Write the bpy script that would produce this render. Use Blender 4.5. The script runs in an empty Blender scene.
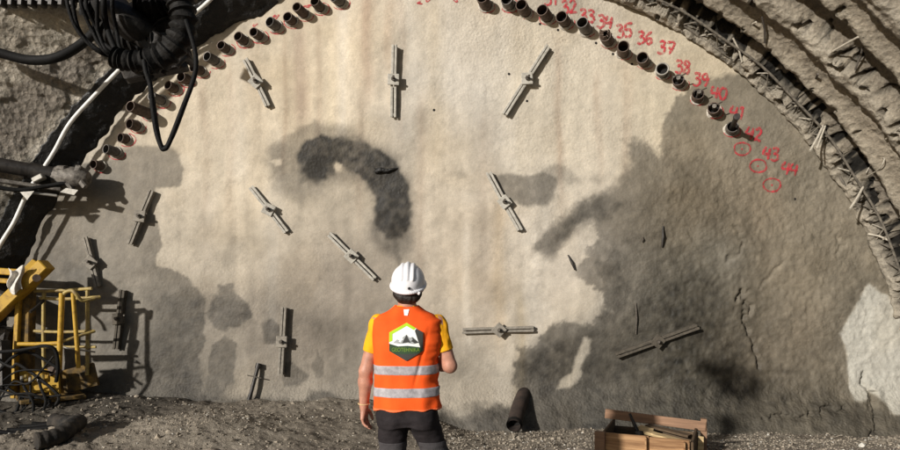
import bpy, bmesh, math, random
import numpy as np
from mathutils import Vector, Matrix
from mathutils.bvhtree import BVHTree
random.seed(7); rng = np.random.default_rng(11)
R = math.radians
scene = bpy.context.scene
COL = scene.collection

# ------------------------------------------------------------------ camera geometry (photo pixels 900x450)
F, CX, HY, CAMZ, WY = 650.0, 450.0, 275.0, 1.75, 9.0
def at(px, py, Y):
    return Vector(((px-CX)*Y/F, Y, CAMZ-(py-HY)*Y/F))

# ------------------------------------------------------------------ helpers
def tag(o, label=None, cat=None, group=None, kind=None):
    if label: o['label'] = label
    if cat: o['category'] = cat
    if group: o['group'] = group
    if kind: o['kind'] = kind
    return o
def link(o, parent=None):
    COL.objects.link(o)
    if parent is not None: o.parent = parent
    return o
def empty(name, loc=(0,0,0), mat=None):
    o = bpy.data.objects.new(name, None); o.empty_display_size = .1; COL.objects.link(o)
    if mat is not None: o.matrix_world = mat
    else: o.location = loc
    return o
def mesh_np(name, V, Fc, material, parent=None, smooth=True, colors=None, floats=None):
    me = bpy.data.meshes.new(name)
    V = np.asarray(V, np.float32); Fc = np.asarray(Fc, np.int32)
    k = Fc.shape[1]
    me.vertices.add(len(V)); me.vertices.foreach_set('co', V.ravel())
    me.loops.add(Fc.size); me.loops.foreach_set('vertex_index', Fc.ravel())
    me.polygons.add(len(Fc))
    me.polygons.foreach_set('loop_start', np.arange(0, Fc.size, k, dtype=np.int32))
    me.polygons.foreach_set('loop_total', np.full(len(Fc), k, np.int32))
    me.polygons.foreach_set('use_smooth', np.full(len(Fc), smooth, bool))
    me.update(calc_edges=True)
    for n, c in (colors or {}).items():
        a = me.attributes.new(n, 'FLOAT_COLOR', 'POINT')
        cc = np.ones((len(V), 4), np.float32); cc[:, :3] = c; a.data.foreach_set('color', cc.ravel())
    for n, c in (floats or {}).items():
        a = me.attributes.new(n, 'FLOAT', 'POINT'); a.data.foreach_set('value', np.asarray(c, np.float32).ravel())
    if material: me.materials.append(material)
    o = bpy.data.objects.new(name, me); link(o, parent)
    return o
class MB:
    """collects shapes, links them as ONE mesh object"""
    def __init__(s): s.v = []; s.f = []
    def add(s, v, f):
        b = len(s.v); s.v += [tuple(p) for p in v]; s.f += [tuple(b+i for i in q) for q in f]; return s
    def box(s, c, size, M=None, bev=0.0, jit=0.0):
        x, y, z = [d/2 for d in size]; b = min(bev, x*.9, y*.9, z*.9)
        bm = bmesh.new(); bmesh.ops.create_cube(bm, size=1)
        for v in bm.verts: v.co = Vector((v.co.x*2*x, v.co.y*2*y, v.co.z*2*z))
        if b > 0: bmesh.ops.bevel(bm, geom=bm.edges[:], offset=b, segments=1, affect='EDGES')
        M = M or Matrix.Identity(3)
        bm.verts.index_update()
        vs = [M @ v.co + Vector(c) + Vector([random.uniform(-jit, jit) for _ in range(3)]) for v in bm.verts]
        s.add(vs, [[v.index for v in f.verts] for f in bm.faces]); bm.free(); return s
    def bar(s, a, b, w, h, up=(0,0,1), bev=0.0, jit=0.0):
        a, b = Vector(a), Vector(b); d = (b-a); L = d.length; d.normalize()
        u = Vector(up); y = u.cross(d)
        if y.length < 1e-4: y = Vector((1,0,0)).cross(d)
        y.normalize(); z = d.cross(y)
        M = Matrix((d, y, z)).transposed()
        return s.box((a+b)/2, (L, w, h), M, bev, jit)
    def tube(s, pts, r, n=10, closed=False, caps=True, rmod=None):
        P = [Vector(p) for p in pts]; m = len(P)
        rr = r if hasattr(r, '__len__') else [r]*m
        T = []
        for i in range(m):
            a = P[max(0, i-1)]; b = P[min(m-1, i+1)]; T.append((b-a).normalized())
        up = Vector((0,0,1)) if abs(T[0].z) < .9 else Vector((1,0,0))
        N = (up - T[0]*up.dot(T[0])).normalized(); vs = []
        for i in range(m):
            N = (N - T[i]*N.dot(T[i])).normalized(); B = T[i].cross(N)
            for k in range(n):
                a = 2*math.pi*k/n; vs.append(P[i] + (N*math.cos(a)+B*math.sin(a))*rr[i])
        fs = []
        for i in range(m-1):
            for k in range(n):
                fs.append((i*n+k, i*n+(k+1) % n, (i+1)*n+(k+1) % n, (i+1)*n+k))
        if caps: fs.append(tuple(range(n))[::-1]); fs.append(tuple((m-1)*n+k for k in range(n)))
        return s.add(vs, fs)
    def build(s, name, material, parent=None, smooth=False):
        me = bpy.data.meshes.new(name); me.from_pydata(s.v, [], s.f); me.update()
        if material: me.materials.append(material)
        bm = bmesh.new(); bm.from_mesh(me); bmesh.ops.recalc_face_normals(bm, faces=bm.faces[:]); bm.to_mesh(me); bm.free()
        if smooth:
            me.polygons.foreach_set('use_smooth', [True]*len(me.polygons))
            try: me.set_sharp_from_angle(angle=R(40))
            except Exception: pass
        return link(bpy.data.objects.new(name, me), parent)
def curve(pts, n=8):
    P = [Vector(p) for p in pts]; out = []
    Q = [P[0]*2-P[1]] + P + [P[-1]*2-P[-2]]
    for i in range(1, len(Q)-2):
        a, b, c, d = Q[i-1], Q[i], Q[i+1], Q[i+2]
        for k in range(n):
            t = k/n
            out.append(.5*((2*b)+(c-a)*t+(2*a-5*b+4*c-d)*t*t+(3*b-a-3*c+d)*t**3))
    out.append(P[-1]); return out
# numpy value noise -------------------------------------------------
_T = rng.random((8, 256, 256)).astype(np.float32)
def vn(x, y, seed=0):
    t = _T[seed % 8]; x = np.asarray(x)+seed*17.31; y = np.asarray(y)+seed*9.77
    xi = np.floor(x).astype(int); yi = np.floor(y).astype(int)
    fx = x-xi; fy = y-yi; fx = fx*fx*(3-2*fx); fy = fy*fy*(3-2*fy)
    a = t[xi & 255, yi & 255]; b = t[(xi+1) & 255, yi & 255]; c = t[xi & 255, (yi+1) & 255]; d = t[(xi+1) & 255, (yi+1) & 255]
    return (a*(1-fx)+b*fx)*(1-fy)+(c*(1-fx)+d*fx)*fy
def fbm(x, y, seed=0, o=4, g=.5):
    s = 0; a = 1; n = 0
    for i in range(o):
        s = s+a*(vn(x*2**i, y*2**i, seed+i)-.5)*2; n += a; a *= g
    return s/n
def ss(a, b, x):
    t = np.clip((np.asarray(x, float)-a)/(b-a), 0, 1); return t*t*(3-2*t)
def gauss(x, z, cx, cz, rx, rz=None):
    rz = rz or rx; return np.exp(-(((x-cx)/rx)**2+((z-cz)/rz)**2))
def poly_sd(px, py, poly):
    """signed distance, positive inside"""
    P = np.array(poly, float); Q = np.roll(P, -1, 0)
    d = np.full(px.shape, 1e9); ins = np.zeros(px.shape, bool)
    for (ax, ay), (bx, by) in zip(P, Q):
        ex, ey = bx-ax, by-ay; L = ex*ex+ey*ey+1e-9
        t = np.clip(((px-ax)*ex+(py-ay)*ey)/L, 0, 1)
        d = np.minimum(d, (px-ax-t*ex)**2+(py-ay-t*ey)**2)
        c = ((ay > py) != (by > py)) & (px < (bx-ax)*(py-ay)/(by-ay+1e-12)+ax); ins ^= c
    d = np.sqrt(d); return np.where(ins, d, -d)
def line_d(px, py, pts):
    d = np.full(px.shape, 1e9)
    for (ax, ay), (bx, by) in zip(pts[:-1], pts[1:]):
        ex, ey = bx-ax, by-ay; t = np.clip(((px-ax)*ex+(py-ay)*ey)/(ex*ex+ey*ey), 0, 1)
        d = np.minimum(d, np.hypot(px-ax-t*ex, py-ay-t*ey))
    return d
def grid_faces(n, m):
    i = np.arange(n-1)[:, None]*m; j = np.arange(m-1)[None, :]; a = (i+j).ravel()
    return np.stack([a, a+1, a+m+1, a+m], 1)

# ------------------------------------------------------------------ materials
def nodes(name):
    m = bpy.data.materials.new(name); m.use_nodes = True; nt = m.node_tree
    return m, nt, nt.nodes['Principled BSDF']
def N(nt, t, **kw):
    n = nt.nodes.new(t)
    for k, v in kw.items():
        if k in n.inputs: n.inputs[k].default_value = v
        else: setattr(n, k, v)
    return n
def mat(name, col, rough=.8, var=.25, scale=8, bump=.1, bscale=40, metal=0.0, col2=None, spec=.3, dist=.01, lo=.35, hi=.65):
    m, nt, b = nodes(name); L = nt.links
    tc = N(nt, 'ShaderNodeTexCoord')
    n1 = N(nt, 'ShaderNodeTexNoise', Scale=scale, Detail=6.0, Roughness=.6)
    rp = N(nt, 'ShaderNodeValToRGB')
    c2 = col2 or tuple(c*(1-var) for c in col); c1 = col if col2 else tuple(min(1, c*(1+var*.6)) for c in col)
    rp.color_ramp.elements[0].color = (*c2, 1); rp.color_ramp.elements[1].color = (*c1, 1)
    rp.color_ramp.elements[0].position = lo; rp.color_ramp.elements[1].position = hi
    L.new(tc.outputs['Object'], n1.inputs['Vector']); L.new(n1.outputs['Fac'], rp.inputs['Fac'])
    L.new(rp.outputs['Color'], b.inputs['Base Color'])
    b.inputs['Roughness'].default_value = rough; b.inputs['Metallic'].default_value = metal
    b.inputs['Specular IOR Level'].default_value = spec
    if bump:
        n2 = N(nt, 'ShaderNodeTexNoise', Scale=bscale, Detail=5.0)
        bp = N(nt, 'ShaderNodeBump', Strength=bump, Distance=dist)
        L.new(tc.outputs['Object'], n2.inputs['Vector']); L.new(n2.outputs['Fac'], bp.inputs['Height']); L.new(bp.outputs['Normal'], b.inputs['Normal'])
    return m
def surface_mat(name, fine=60, bump=.5, bdist=.02, var=.25, rough=.9, pits=0.0, spec=.25):
    """colour from the mesh's own 'tone' attribute, gloss from 'wet', broken up by fine procedural grain"""
    m, nt, b = nodes(name); L = nt.links
    ge = N(nt, 'ShaderNodeNewGeometry'); at_ = N(nt, 'ShaderNodeAttribute', attribute_name='tone'); wt = N(nt, 'ShaderNodeAttribute', attribute_name='wet_or_shade')
    n1 = N(nt, 'ShaderNodeTexNoise', Scale=fine, Detail=8.0, Roughness=.7)
    n3 = N(nt, 'ShaderNodeTexNoise', Scale=fine*.14, Detail=5.0, Roughness=.6)
    for n in (n1, n3): L.new(ge.outputs['Position'], n.inputs['Vector'])
    mr = N(nt, 'ShaderNodeMapRange'); mr.inputs['From Min'].default_value = .3; mr.inputs['From Max'].default_value = .7
    mr.inputs['To Min'].default_value = 1-var; mr.inputs['To Max'].default_value = 1+var*.7
    L.new(n1.outputs['Fac'], mr.inputs['Value'])
    mr2 = N(nt, 'ShaderNodeMapRange'); mr2.inputs['From Min'].default_value = .3; mr2.inputs['From Max'].default_value = .7
    mr2.inputs['To Min'].default_value = 1-var*.6; mr2.inputs['To Max'].default_value = 1+var*.4
    L.new(n3.outputs['Fac'], mr2.inputs['Value'])
    mm = N(nt, 'ShaderNodeMath', operation='MULTIPLY'); L.new(mr.outputs[0], mm.inputs[0]); L.new(mr2.outputs[0], mm.inputs[1])
    sc = N(nt, 'ShaderNodeVectorMath', operation='SCALE'); L.new(at_.outputs['Color'], sc.inputs[0]); L.new(mm.outputs[0], sc.inputs['Scale'])
    L.new(sc.outputs['Vector'], b.inputs['Base Color'])
    r = N(nt, 'ShaderNodeMapRange'); r.inputs['To Min'].default_value = rough; r.inputs['To Max'].default_value = .55
    L.new(wt.outputs['Fac'], r.inputs['Value']); L.new(r.outputs[0], b.inputs['Roughness'])
    b.inputs['Specular IOR Level'].default_value = spec
    n2 = N(nt, 'ShaderNodeTexNoise', Scale=fine*.45, Detail=9.0, Roughness=.65); L.new(ge.outputs['Position'], n2.inputs['Vector'])
    bp = N(nt, 'ShaderNodeBump', Strength=bump, Distance=bdist); h = n2.outputs['Fac']
    if pits:
        vo = N(nt, 'ShaderNodeTexVoronoi', Scale=fine*.35); L.new(ge.outputs['Position'], vo.inputs['Vector'])
        ad = N(nt, 'ShaderNodeMath', operation='MULTIPLY_ADD'); ad.inputs[1].default_value = pits
        L.new(vo.outputs['Distance'], ad.inputs[0]); L.new(h, ad.inputs[2]); h = ad.outputs[0]
    L.new(h, bp.inputs['Height']); L.new(bp.outputs['Normal'], b.inputs['Normal'])
    return m
M_WALL = surface_mat('sprayed_concrete_face', 70, .5, .022, .17, pits=.5)
def lumpy_bump(m):
    nt = m.node_tree; a = N(nt, 'ShaderNodeAttribute', attribute_name='lump'); bp = [n for n in nt.nodes if n.type == 'BUMP'][0]
    nt.links.new(a.outputs['Fac'], bp.inputs['Strength'])
lumpy_bump(M_WALL)
M_LIN = surface_mat('sprayed_concrete_lining', 38, .8, .04, .35, pits=.8)
M_GND = surface_mat('muddy_gravel', 60, .9, .03, .45)
M_STONE = surface_mat('gravel_stone', 90, .3, .005, .25, rough=.85)
def grain(m, sc_=(2.2, 34, 34)):
    nt = m.node_tree; tc = [n for n in nt.nodes if n.type == 'TEX_COORD'][0]; mp = N(nt, 'ShaderNodeMapping'); mp.inputs['Scale'].default_value = sc_
    nt.links.new(tc.outputs['Object'], mp.inputs['Vector'])
    for n in nt.nodes:
        if n.type == 'TEX_NOISE':
            n.inputs['Scale'].default_value = 1.0 if n.inputs['Scale'].default_value < 30 else 3.0; n.inputs['Detail'].default_value = 8; nt.links.new(mp.outputs[0], n.inputs['Vector'])
M_STEEL = mat('rusty_pipe_steel', (.105,.072,.054), .6, .5, 25, .25, 90, .25, spec=.4)
M_STEELG = mat('grey_pipe_steel', (.13,.115,.10), .5, .4, 25, .2, 90, .4, spec=.5)
M_BORE = mat('pipe_bore', (.012,.010,.009), .9, .3, 20, .1)
M_GROUT = mat('white_grout', (.46,.42,.36), .9, .35, 40, .5, 90)
M_COAT = [mat('pale_coated_steel', (.40,.375,.325), .9, .22, 22, .5, 60), mat('grey_coated_steel', (.235,.21,.175), .9, .25, 22, .5, 60), mat('damp_coated_steel', (.085,.072,.055), .85, .3, 22, .5, 60)]
M_BOLT = mat('bolt_steel', (.10,.085,.07), .6, .4, 40, .2, 90, .4)
M_BLACK = mat('black_rubber', (.0075,.007,.0066), .7, .4, 30, .35, 120, spec=.16)
M_SLEEVE = mat('wrapped_hose_sleeve', (.011,.0098,.0085), .7, .6, 18, .6, 50, spec=.2)
M_CRUMP = mat('crumpled_black', (.012,.011,.010), .55, .4, 12, .6, 30, spec=.45, dist=.03)
M_CABLE = mat('white_cable', (.72,.70,.66), .5, .15, 12, .1)
M_YEL = mat('worn_yellow_paint', (.44,.26,.022), .6, .5, 14, .15, 60, col2=(.24,.12,.012), spec=.4, lo=.30, hi=.52)
M_YELD = mat('dusty_yellow_rail', (.37,.275,.09), .55, .5, 16, .15, 60, col2=(.20,.14,.07), lo=.33, hi=.56)
M_KICK = mat('mud_caked_panel', (.20,.12,.03), .8, .5, 10, .4, 50, col2=(.04,.032,.022))
M_DARKM = mat('oily_dark_metal', (.035,.03,.026), .5, .5, 15, .25, 60, .4, spec=.5)
M_MIDM = mat('muddy_grey_metal', (.19,.17,.145), .6, .6, 14, .5, 40, .2, col2=(.05,.042,.035))
M_PALEM = mat('bare_grey_plate', (.30,.28,.245), .5, .25, 12, .2, 60, .2)
M_BRASS = mat('brass_fitting', (.5,.38,.15), .35, .3, 30, .1, 80, .7)
M_RAG = mat('dirty_white_rag', (.62,.58,.52), .95, .25, 15, .5, 40)
M_WOOD = mat('orange_pine_board', (.40,.235,.115), .75, .3, 6, .25, 60, col2=(.17,.085,.037))
M_WOODP = mat('pinkish_weathered_board', (.24,.14,.085), .8, .3, 8, .3, 60)
M_WOODD = mat('dark_damp_board', (.10,.066,.038), .85, .35, 8, .35, 60)
M_WOODL = mat('split_pale_plank', (.52,.38,.20), .8, .3, 9, .4, 50)
for m_ in (M_WOOD, M_WOODP, M_WOODD, M_WOODL): grain(m_)
M_REBAR = mat('dusty_rebar', (.30,.27,.22), .8, .4, 30, .4, 80)
M_REBARD = mat('dark_dusty_rebar', (.13,.113,.09), .85, .5, 20, .4, 80)
M_REBARP = mat('pale_dusty_rebar', (.42,.38,.31), .85, .25, 30, .4, 80)
M_SKIN = mat('worker_skin', (.45,.215,.145), .5, .28, 13, .12, 160, spec=.4)
M_HAIR = mat('dark_brown_hair', (.018,.012,.009), .5, .4, 60, .5, 140)
M_VEST = mat('orange_hi_vis_fabric', (.86,.10,.014), .8, .16, 5, .25, 260, spec=.15)
M_STRIPE = mat('silver_reflective_tape', (.36,.335,.345), .5, .3, 30, .08, 200, spec=.5)
M_SHIRT = mat('yellow_cotton', (.80,.37,.015), .85, .12, 10, .15, 160, spec=.1)
M_TROU = mat('black_work_trouser', (.022,.018,.019), .85, .25, 12, .25, 140, spec=.15)
M_PATCH = mat('grey_trouser_panel', (.062,.056,.058), .85, .2, 12, .25, 140, spec=.15)
M_BOOT = mat('brown_boot_leather', (.05,.03,.018), .6, .4, 20, .3, 80)
M_HELM = mat('white_helmet_plastic', (.78,.76,.77), .32, .05, 6, .02, 40, spec=.5)
M_BLK = mat('black_plastic', (.012,.012,.012), .5, .2, 20, 0)
M_WHITE = mat('white_print', (.82,.82,.78), .7, .03, 20, 0)
M_LIME = mat('lime_print', (.38,.58,.015), .7, .05, 20, 0)
M_GRN = mat('dark_green_print', (.030,.060,.028), .7, .05, 20, 0)
M_GTXT = mat('green_lettering', (.17,.29,.035), .7, .05, 20, 0)
M_SLATE = mat('slate_print', (.045,.045,.040), .7, .05, 20, 0)
M_GREY = mat('grey_print', (.33,.34,.34), .7, .15, 40, 0)
M_EYE = mat('eye_white', (.7,.68,.65), .2, .02, 10, 0)
M_LIP = mat('lip_skin', (.36,.13,.10), .5, .1, 10, 0)
def paint_mat():
    m, nt, b = nodes('red_spray_paint'); L = nt.links
    ge = N(nt, 'ShaderNodeNewGeometry'); n = N(nt, 'ShaderNodeTexNoise', Scale=38.0, Detail=6.0, Roughness=.7); L.new(ge.outputs['Position'], n.inputs['Vector'])
    mr = N(nt, 'ShaderNodeMapRange'); mr.inputs['From Min'].default_value = .36; mr.inputs['From Max'].default_value = .62; mr.inputs['To Min'].default_value = .12; mr.inputs['To Max'].default_value = .95
    L.new(n.outputs['Fac'], mr.inputs['Value'])
    b.inputs['Base Color'].default_value = (.47,.025,.04,1); b.inputs['Roughness'].default_value = .8
    L.new(mr.outputs[0], b.inputs['Alpha']); return m
M_RED = paint_mat()

# ------------------------------------------------------------------ ground
def gz(x, y):
    x = np.asarray(x, float); y = np.asarray(y, float)
    z = -.37*ss(6.4, 8.7, y)*ss(-1.1, .5, x) - .05*ss(7.2, 8.8, y)*(1-ss(-1.1, .5, x))*ss(-3.6, -2.4, x)+.10*gauss(x, y, -2.2, 8.7, 1.9, .5)+.05*gauss(x, y, 1.2, 8.6, 1.5, .3)
    z = z + .21*gauss(x, y, -2.75, 7.1, .95, .65) + .16*gauss(x, y, -4.9, 8.7, 1.0, .6) + .10*gauss(x, y, -4.2, 6.7, .5, .35) + .06*gauss(x, y, -1.6, 7.6, .8, .4)
    z = z+.07*ss(8.0, 8.8, y)*fbm(x*1.4, y*.8, 4, 3)
    a = .35+.65*ss(3.6, 5.8, y)
    rough = 1+1.3*ss(-3.0, -4.2, x)*ss(8.6, 7.4, y)
    z = z + a*(.030*fbm(x*1.7, y*1.7, 1, 3)+.030*rough*fbm(x*6, y*6, 3, 4, .6)+.014*fbm(x*22, y*22, 5, 2))
    return z
gx = np.concatenate([np.linspace(-30, -6.6, 22)[:-1], np.arange(-6.6, 6.8, .026), np.linspace(6.8, 30, 22)])
gy = np.concatenate([np.linspace(-30, 3.2, 30)[:-1], np.arange(3.2, 5.6, .09), np.arange(5.6, 9.6, .026)])
GX, GY = np.meshgrid(gx, gy, indexing='ij'); GZ = gz(GX, GY)
n1 = fbm(GX*1.3, GY*1.3, 2, 4); n2 = fbm(GX*9, GY*9, 4, 3)
t = np.clip(.5+.55*n1+.35*n2, 0, 1)[..., None]
tone = np.array((.125,.102,.078))*(1-t)+np.array((.275,.236,.185))*t
hb = (ss(.0, .6, gauss(GX, GY, -2.75, 7.0, 1.0, .7)))[..., None]
tone = tone*(1-hb*.6)+np.array((.32,.275,.215))*hb*.6
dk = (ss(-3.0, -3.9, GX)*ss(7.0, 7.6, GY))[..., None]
tone = tone*(1-.62*dk)                                               # darker ground under the machine
wet_or_shade = np.clip(.4-n1, 0, 1)*.6
o = mesh_np('ground', np.stack([GX, GY, GZ], -1).reshape(-1, 3), grid_faces(len(gx), len(gy))[:, ::-1], M_GND, colors={'tone': tone.reshape(-1, 3)}, floats={'wet_or_shade': wet_or_shade})
tag(o, 'brown muddy gravel floor in front of the tunnel face', 'ground', kind='structure')

# ------------------------------------------------------------------ tunnel face
R0, ZC = 6.42, -.34
wx = np.arange(-6.9, 6.95, .02); wz = np.arange(-1.0, 6.6, .02)
WX, WZ = np.meshgrid(wx, wz, indexing='ij')
PX = CX+WX*F/WY; PY = HY+(CAMZ-WZ)*F/WY
D = .10*fbm(WX*.35, WZ*.35, 0, 2)+.035*fbm(WX*1.3, WZ*1.3, 2, 3)+.008*fbm(WX*7, WZ*7, 4, 3)
rr_ = ss(600, 690, PX)
lowr = rr_*ss(60, 190, PY)
D = D+lowr*(.012*fbm(WX*6, WZ*5, 1, 3)+0.011*np.abs(fbm(WX*15+WZ*6, WZ*13, 3, 3, .6))+.010*fbm(WX*24, WZ*20, 5, 2)+.12*ss(250, 420, PY))
drip = ss(660, 720, PX)*ss(330, 400, PY)
D = D+drip*.014*np.abs(fbm(WX*11, WZ*4.5, 6, 3))
D = D+.42*ss(.22, -.75, WZ)+.10*ss(372, 418, PY)*(.6+.6*fbm(WX*2, WZ*2, 5, 3))
D = D+.05*gauss(PX, PY, 725, 250, 45, 40)
CRK = np.zeros(PX.shape)
for pts, dep, w in (([(735,300),(742,292),(748,305),(744,320),(752,338),(754,352),(758,366)], .07, 3.0),
                    ([(752,414),(775,411),(792,413),(805,407),(822,406),(838,408)], .08, 3.0), ([(800,414),(812,409),(824,409)], .05, 2.2),
                    ([(862,372),(860,382),(868,392),(866,408),(858,424),(850,430)], .10, 3.5),
                    ([(735,300),(752,288),(768,278),(782,262)], .028, 3), ([(735,230),(740,242),(736,254),(726,262)], .03, 4),
                    ([(838,236),(842,246),(836,256)], .03, 3)):
    dd = line_d(PX+7*fbm(WX*7, WZ*7, 3, 4, .65), PY+7*fbm(WX*7, WZ*7, 4, 4, .65), pts)
    wv_ = .35+1.1*vn(WX*7, WZ*7, 4); D = D-dep*.8*np.exp(-(dd/(w*.48*wv_))**2)+dep*.22*np.exp(-((dd-5)/4)**2)*vn(WX*5, WZ*5, 2); CRK = np.maximum(CRK, np.exp(-(dd/(w*.5*wv_))**2))
# --- mineral tone of the concrete, per region (photo pixel anchors turned into places on the wall)
base = np.array((.46,.405,.325))
T_ = np.ones(PX.shape+(3,))*base
def blob(cx, cy, rx, ry, col, k=1.0, nz=.5):
    global T_
    w = np.clip(gauss(PX, PY, cx, cy, rx, ry)*(1+nz*fbm(WX*1.6, WZ*1.6, int(cx) % 7, 3))*k, 0, 1)[..., None]
    T_ = T_*(1-w)+np.array(col)*w
blob(300, 120, 150, 110, (.57,.475,.34), .8)
blob(240, 210, 80, 70, (.56,.485,.375), .7)
blob(330, 60, 60, 70, (.58,.48,.335), .6)
blob(470, 120, 90, 90, (.485,.455,.41), .9)
blob(590, 110, 90, 80, (.47,.415,.325), .7)
blob(470, 270, 60, 70, (.44,.365,.275), .7)
blob(450, 170, 40, 60, (.48,.405,.30), .5)
blob(560, 270, 55, 50, (.46,.415,.355), .7)
blob(330, 270, 90, 60, (.385,.325,.26), .8)
blob(300, 330, 80, 50, (.34,.285,.225), .7)
blob(470, 380, 40, 30, (.41,.36,.29), .8)
blob(110, 105, 40, 60, (.40,.36,.30), .5)
for cx, w, y0, y1, c, k in ((300, 9, 25, 110, (.30,.215,.16), .6), (297, 5, 30, 95, (.25,.17,.13), .4), (370, 7, -10, 80, (.36,.26,.19), .55), (392, 5, -10, 50, (.40,.29,.2), .4), (333, 6, 20, 130, (.56,.47,.33), .5),
                          (437, 10, 0, 160, (.52,.44,.32), .35), (499, 7, 200, 330, (.45,.36,.25), .5), (486, 10, 110, 330, (.35,.29,.23), .3), (255, 6, 40, 150, (.44,.35,.25), .3), (520, 5, 290, 400, (.42,.33,.2), .4),
                          (528, 18, 20, 160, (.46,.395,.29), .3), (205, 8, 190, 330, (.52,.45,.36), .3)):
    ww = np.exp(-((PX-cx+6*fbm(WX*.8, WZ*.9, 3, 3))/w)**2)*ss(y0-15, y0+20, PY)*ss(y1+40, y1-10, PY)*np.clip((.7+.7*vn(WX*14, WZ*.8, 2))*k*1.25, 0, .9)
    T_ = T_*(1-ww[..., None])+np.array(c)*ww[..., None]
# --- damp patches, plus the hose bundle's shadow painted into the same mask
wxp = PX+7*fbm(WX*2.2, WZ*2.2, 1, 4, .6)+2.0*fbm(WX*14, WZ*14, 2, 3); wyp = PY+7*fbm(WX*2.2, WZ*2.2, 5, 4, .6)+2.0*fbm(WX*14, WZ*14, 6, 3)
WET_SHADE = np.zeros(PX.shape)
def damp(poly, k, soft=3.0, grow=0.0, lumpy=0.0):  # lays damp patches and the painted hose shadow alike
    global WET_SHADE
    xs = [p[0] for p in poly]; ys = [p[1] for p in poly]; m = soft*2+16
    sel = (PX > min(xs)-m) & (PX < max(xs)+m) & (PY > min(ys)-m) & (PY < max(ys)+m)
    sd = poly_sd(wxp[sel], wyp[sel], poly)+grow
    if lumpy: sd = sd+lumpy*fbm(WX[sel]*9, WZ[sel]*9, 3, 4, .7)
    so = soft*(.30+1.8*vn(WX[sel]*.9, WZ[sel]*.9, 3)**1.5); WET_SHADE[sel] = 1-(1-WET_SHADE[sel])*(1-k*ss(-so, so, sd))
RIGHT = [(705,78),(676,98),(664,125),(657,152),(640,135),(622,138),(630,165),(613,184),(598,194),(570,203),(552,218),(538,232),(536,246),(546,256),(556,262),(566,240),(578,226),(592,222),(596,240),(584,256),(578,275),(600,290),(607,310),(590,325),(562,322),(545,330),(534,345),(519,352),(514,380),(518,402),(470,412),(400,408),(350,412),(345,470),(980,470),(980,60),(860,20),(790,60)]
damp(RIGHT, .61, 3.5, 0, 6)
damp([(640,165),(700,160),(760,240),(800,300),(830,400),(980,420),(980,470),(520,470),(520,360),(560,330),(600,300),(615,230)], .30, 22, 0, 8)
damp([(530,335),(600,330),(690,270),(735,300),(760,370),(840,400),(980,415),(980,470),(525,470),(525,380)], .42, 20, 0, 8)
damp([(640,310),(700,330),(735,400),(730,470),(600,470),(580,400)], .15, 22)
damp([(15,175),(100,160),(130,148),(160,146),(179,151),(186,168),(179,183),(163,188),(152,186),(149,205),(158,228),(162,245),(156,258),(158,268),(172,270),(186,276),(196,292),(203,302),(204,332),(198,362),(213,400),(190,470),(-40,470),(-40,180)], .56, 2.4, 0, 1.5)
damp([(15,240),(60,230),(90,300),(150,330),(185,350),(205,380),(200,470),(-40,470),(-40,240)], .28, 20)
damp([(212,300),(219,284),(231,280),(233,293),(250,304),(251,319),(236,331),(215,330),(204,316)], .57, 2.5, 0, 2)
damp([(210,346),(222,335),(236,345),(233,375),(225,398),(208,402)], .55, 2.5, 0, 2)
damp([(259,325),(268,316),(278,326),(277,346),(262,347)], .55, 2.5)
damp([(222,250),(228,238),(240,236),(245,245),(236,260),(226,265)], .2, 3)
damp([(185,305),(192,296),(200,302),(197,312),(188,313)], .3, 2.5)
damp([(279,366),(290,359),(305,375),(300,386),(282,386)], .5, 2)
damp([(311,365),(316,357),(317,348),(319,357),(325,366),(322,378),(312,378)], .42, 2)
damp([(185,399),(240,394),(262,394),(300,402),(308,393),(322,388),(340,394),(358,407),(400,408),(460,412),(500,402),(520,415),(520,470),(185,470)], .64, 3, 0, 3)
damp([(261,165),(268,149),(290,138),(312,120),(340,122),(362,138),(384,148),(404,158),(414,196),(414,240),(398,262),(386,255),(371,238),(374,200),(362,182),(330,180),(305,205),(275,190)], .50, 6)  # soft halo of the hose shadow, painted into the wall colour
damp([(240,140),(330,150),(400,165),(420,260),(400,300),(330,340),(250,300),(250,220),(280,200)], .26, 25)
damp([(299,158),(304,146),(322,136),(342,138),(365,147),(385,157),(398,165),(403,176),(409,200),(413,222),(403,237),(389,236),(378,220),(375,195),(370,181),(355,173),(346,166),(334,164),(330,172),(318,182),(305,178)], .93, 2.6, 2.5)  # hose bundle's cast shadow, painted dark into the wall colour
damp([(374,170),(395,172),(402,200),(402,226),(386,226),(378,205)], .55, 7)  # lower streak of the same painted shadow
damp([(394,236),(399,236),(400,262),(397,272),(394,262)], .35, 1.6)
damp([(494,178),(508,174),(528,177),(545,172),(555,179),(554,192),(544,205),(527,210),(512,205),(498,200)], .55, 2.2)
damp([(500,178),(530,178),(553,180),(550,190),(500,188)], .25, 4)
damp([(558,232),(566,216),(584,206),(606,198),(618,206),(612,222),(596,222),(580,232),(566,246)], .35, 3, 0, 4)
damp([(508,196),(530,186),(548,188),(540,203),(522,208)], .25, 3)
damp([(596,262),(618,250),(630,290),(612,322),(596,318),(606,300)], .35, 4, 0, 5)
damp([(540,178),(548,168),(560,165),(572,171),(578,181),(570,185),(555,182)], .38, 3, 0, 3)
damp([(583,178),(592,174),(602,178),(596,182)], .3, 2.5)
damp([(560,215),(585,196),(612,192),(622,205),(600,216),(575,222),(556,250),(542,245)], .35, 5, 0, 4)
damp([(452,172),(462,168),(470,176),(458,180)], .3, 3, 0, 3)
def dry_or_gap(poly, k, soft=2.5, lumpy=2.0):
    global WET_SHADE
    sd = poly_sd(wxp, wyp, poly)+lumpy*fbm(WX*9, WZ*9, 3, 4, .7)
    WET_SHADE = WET_SHADE*(1-k*ss(-soft, soft, sd))
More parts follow.
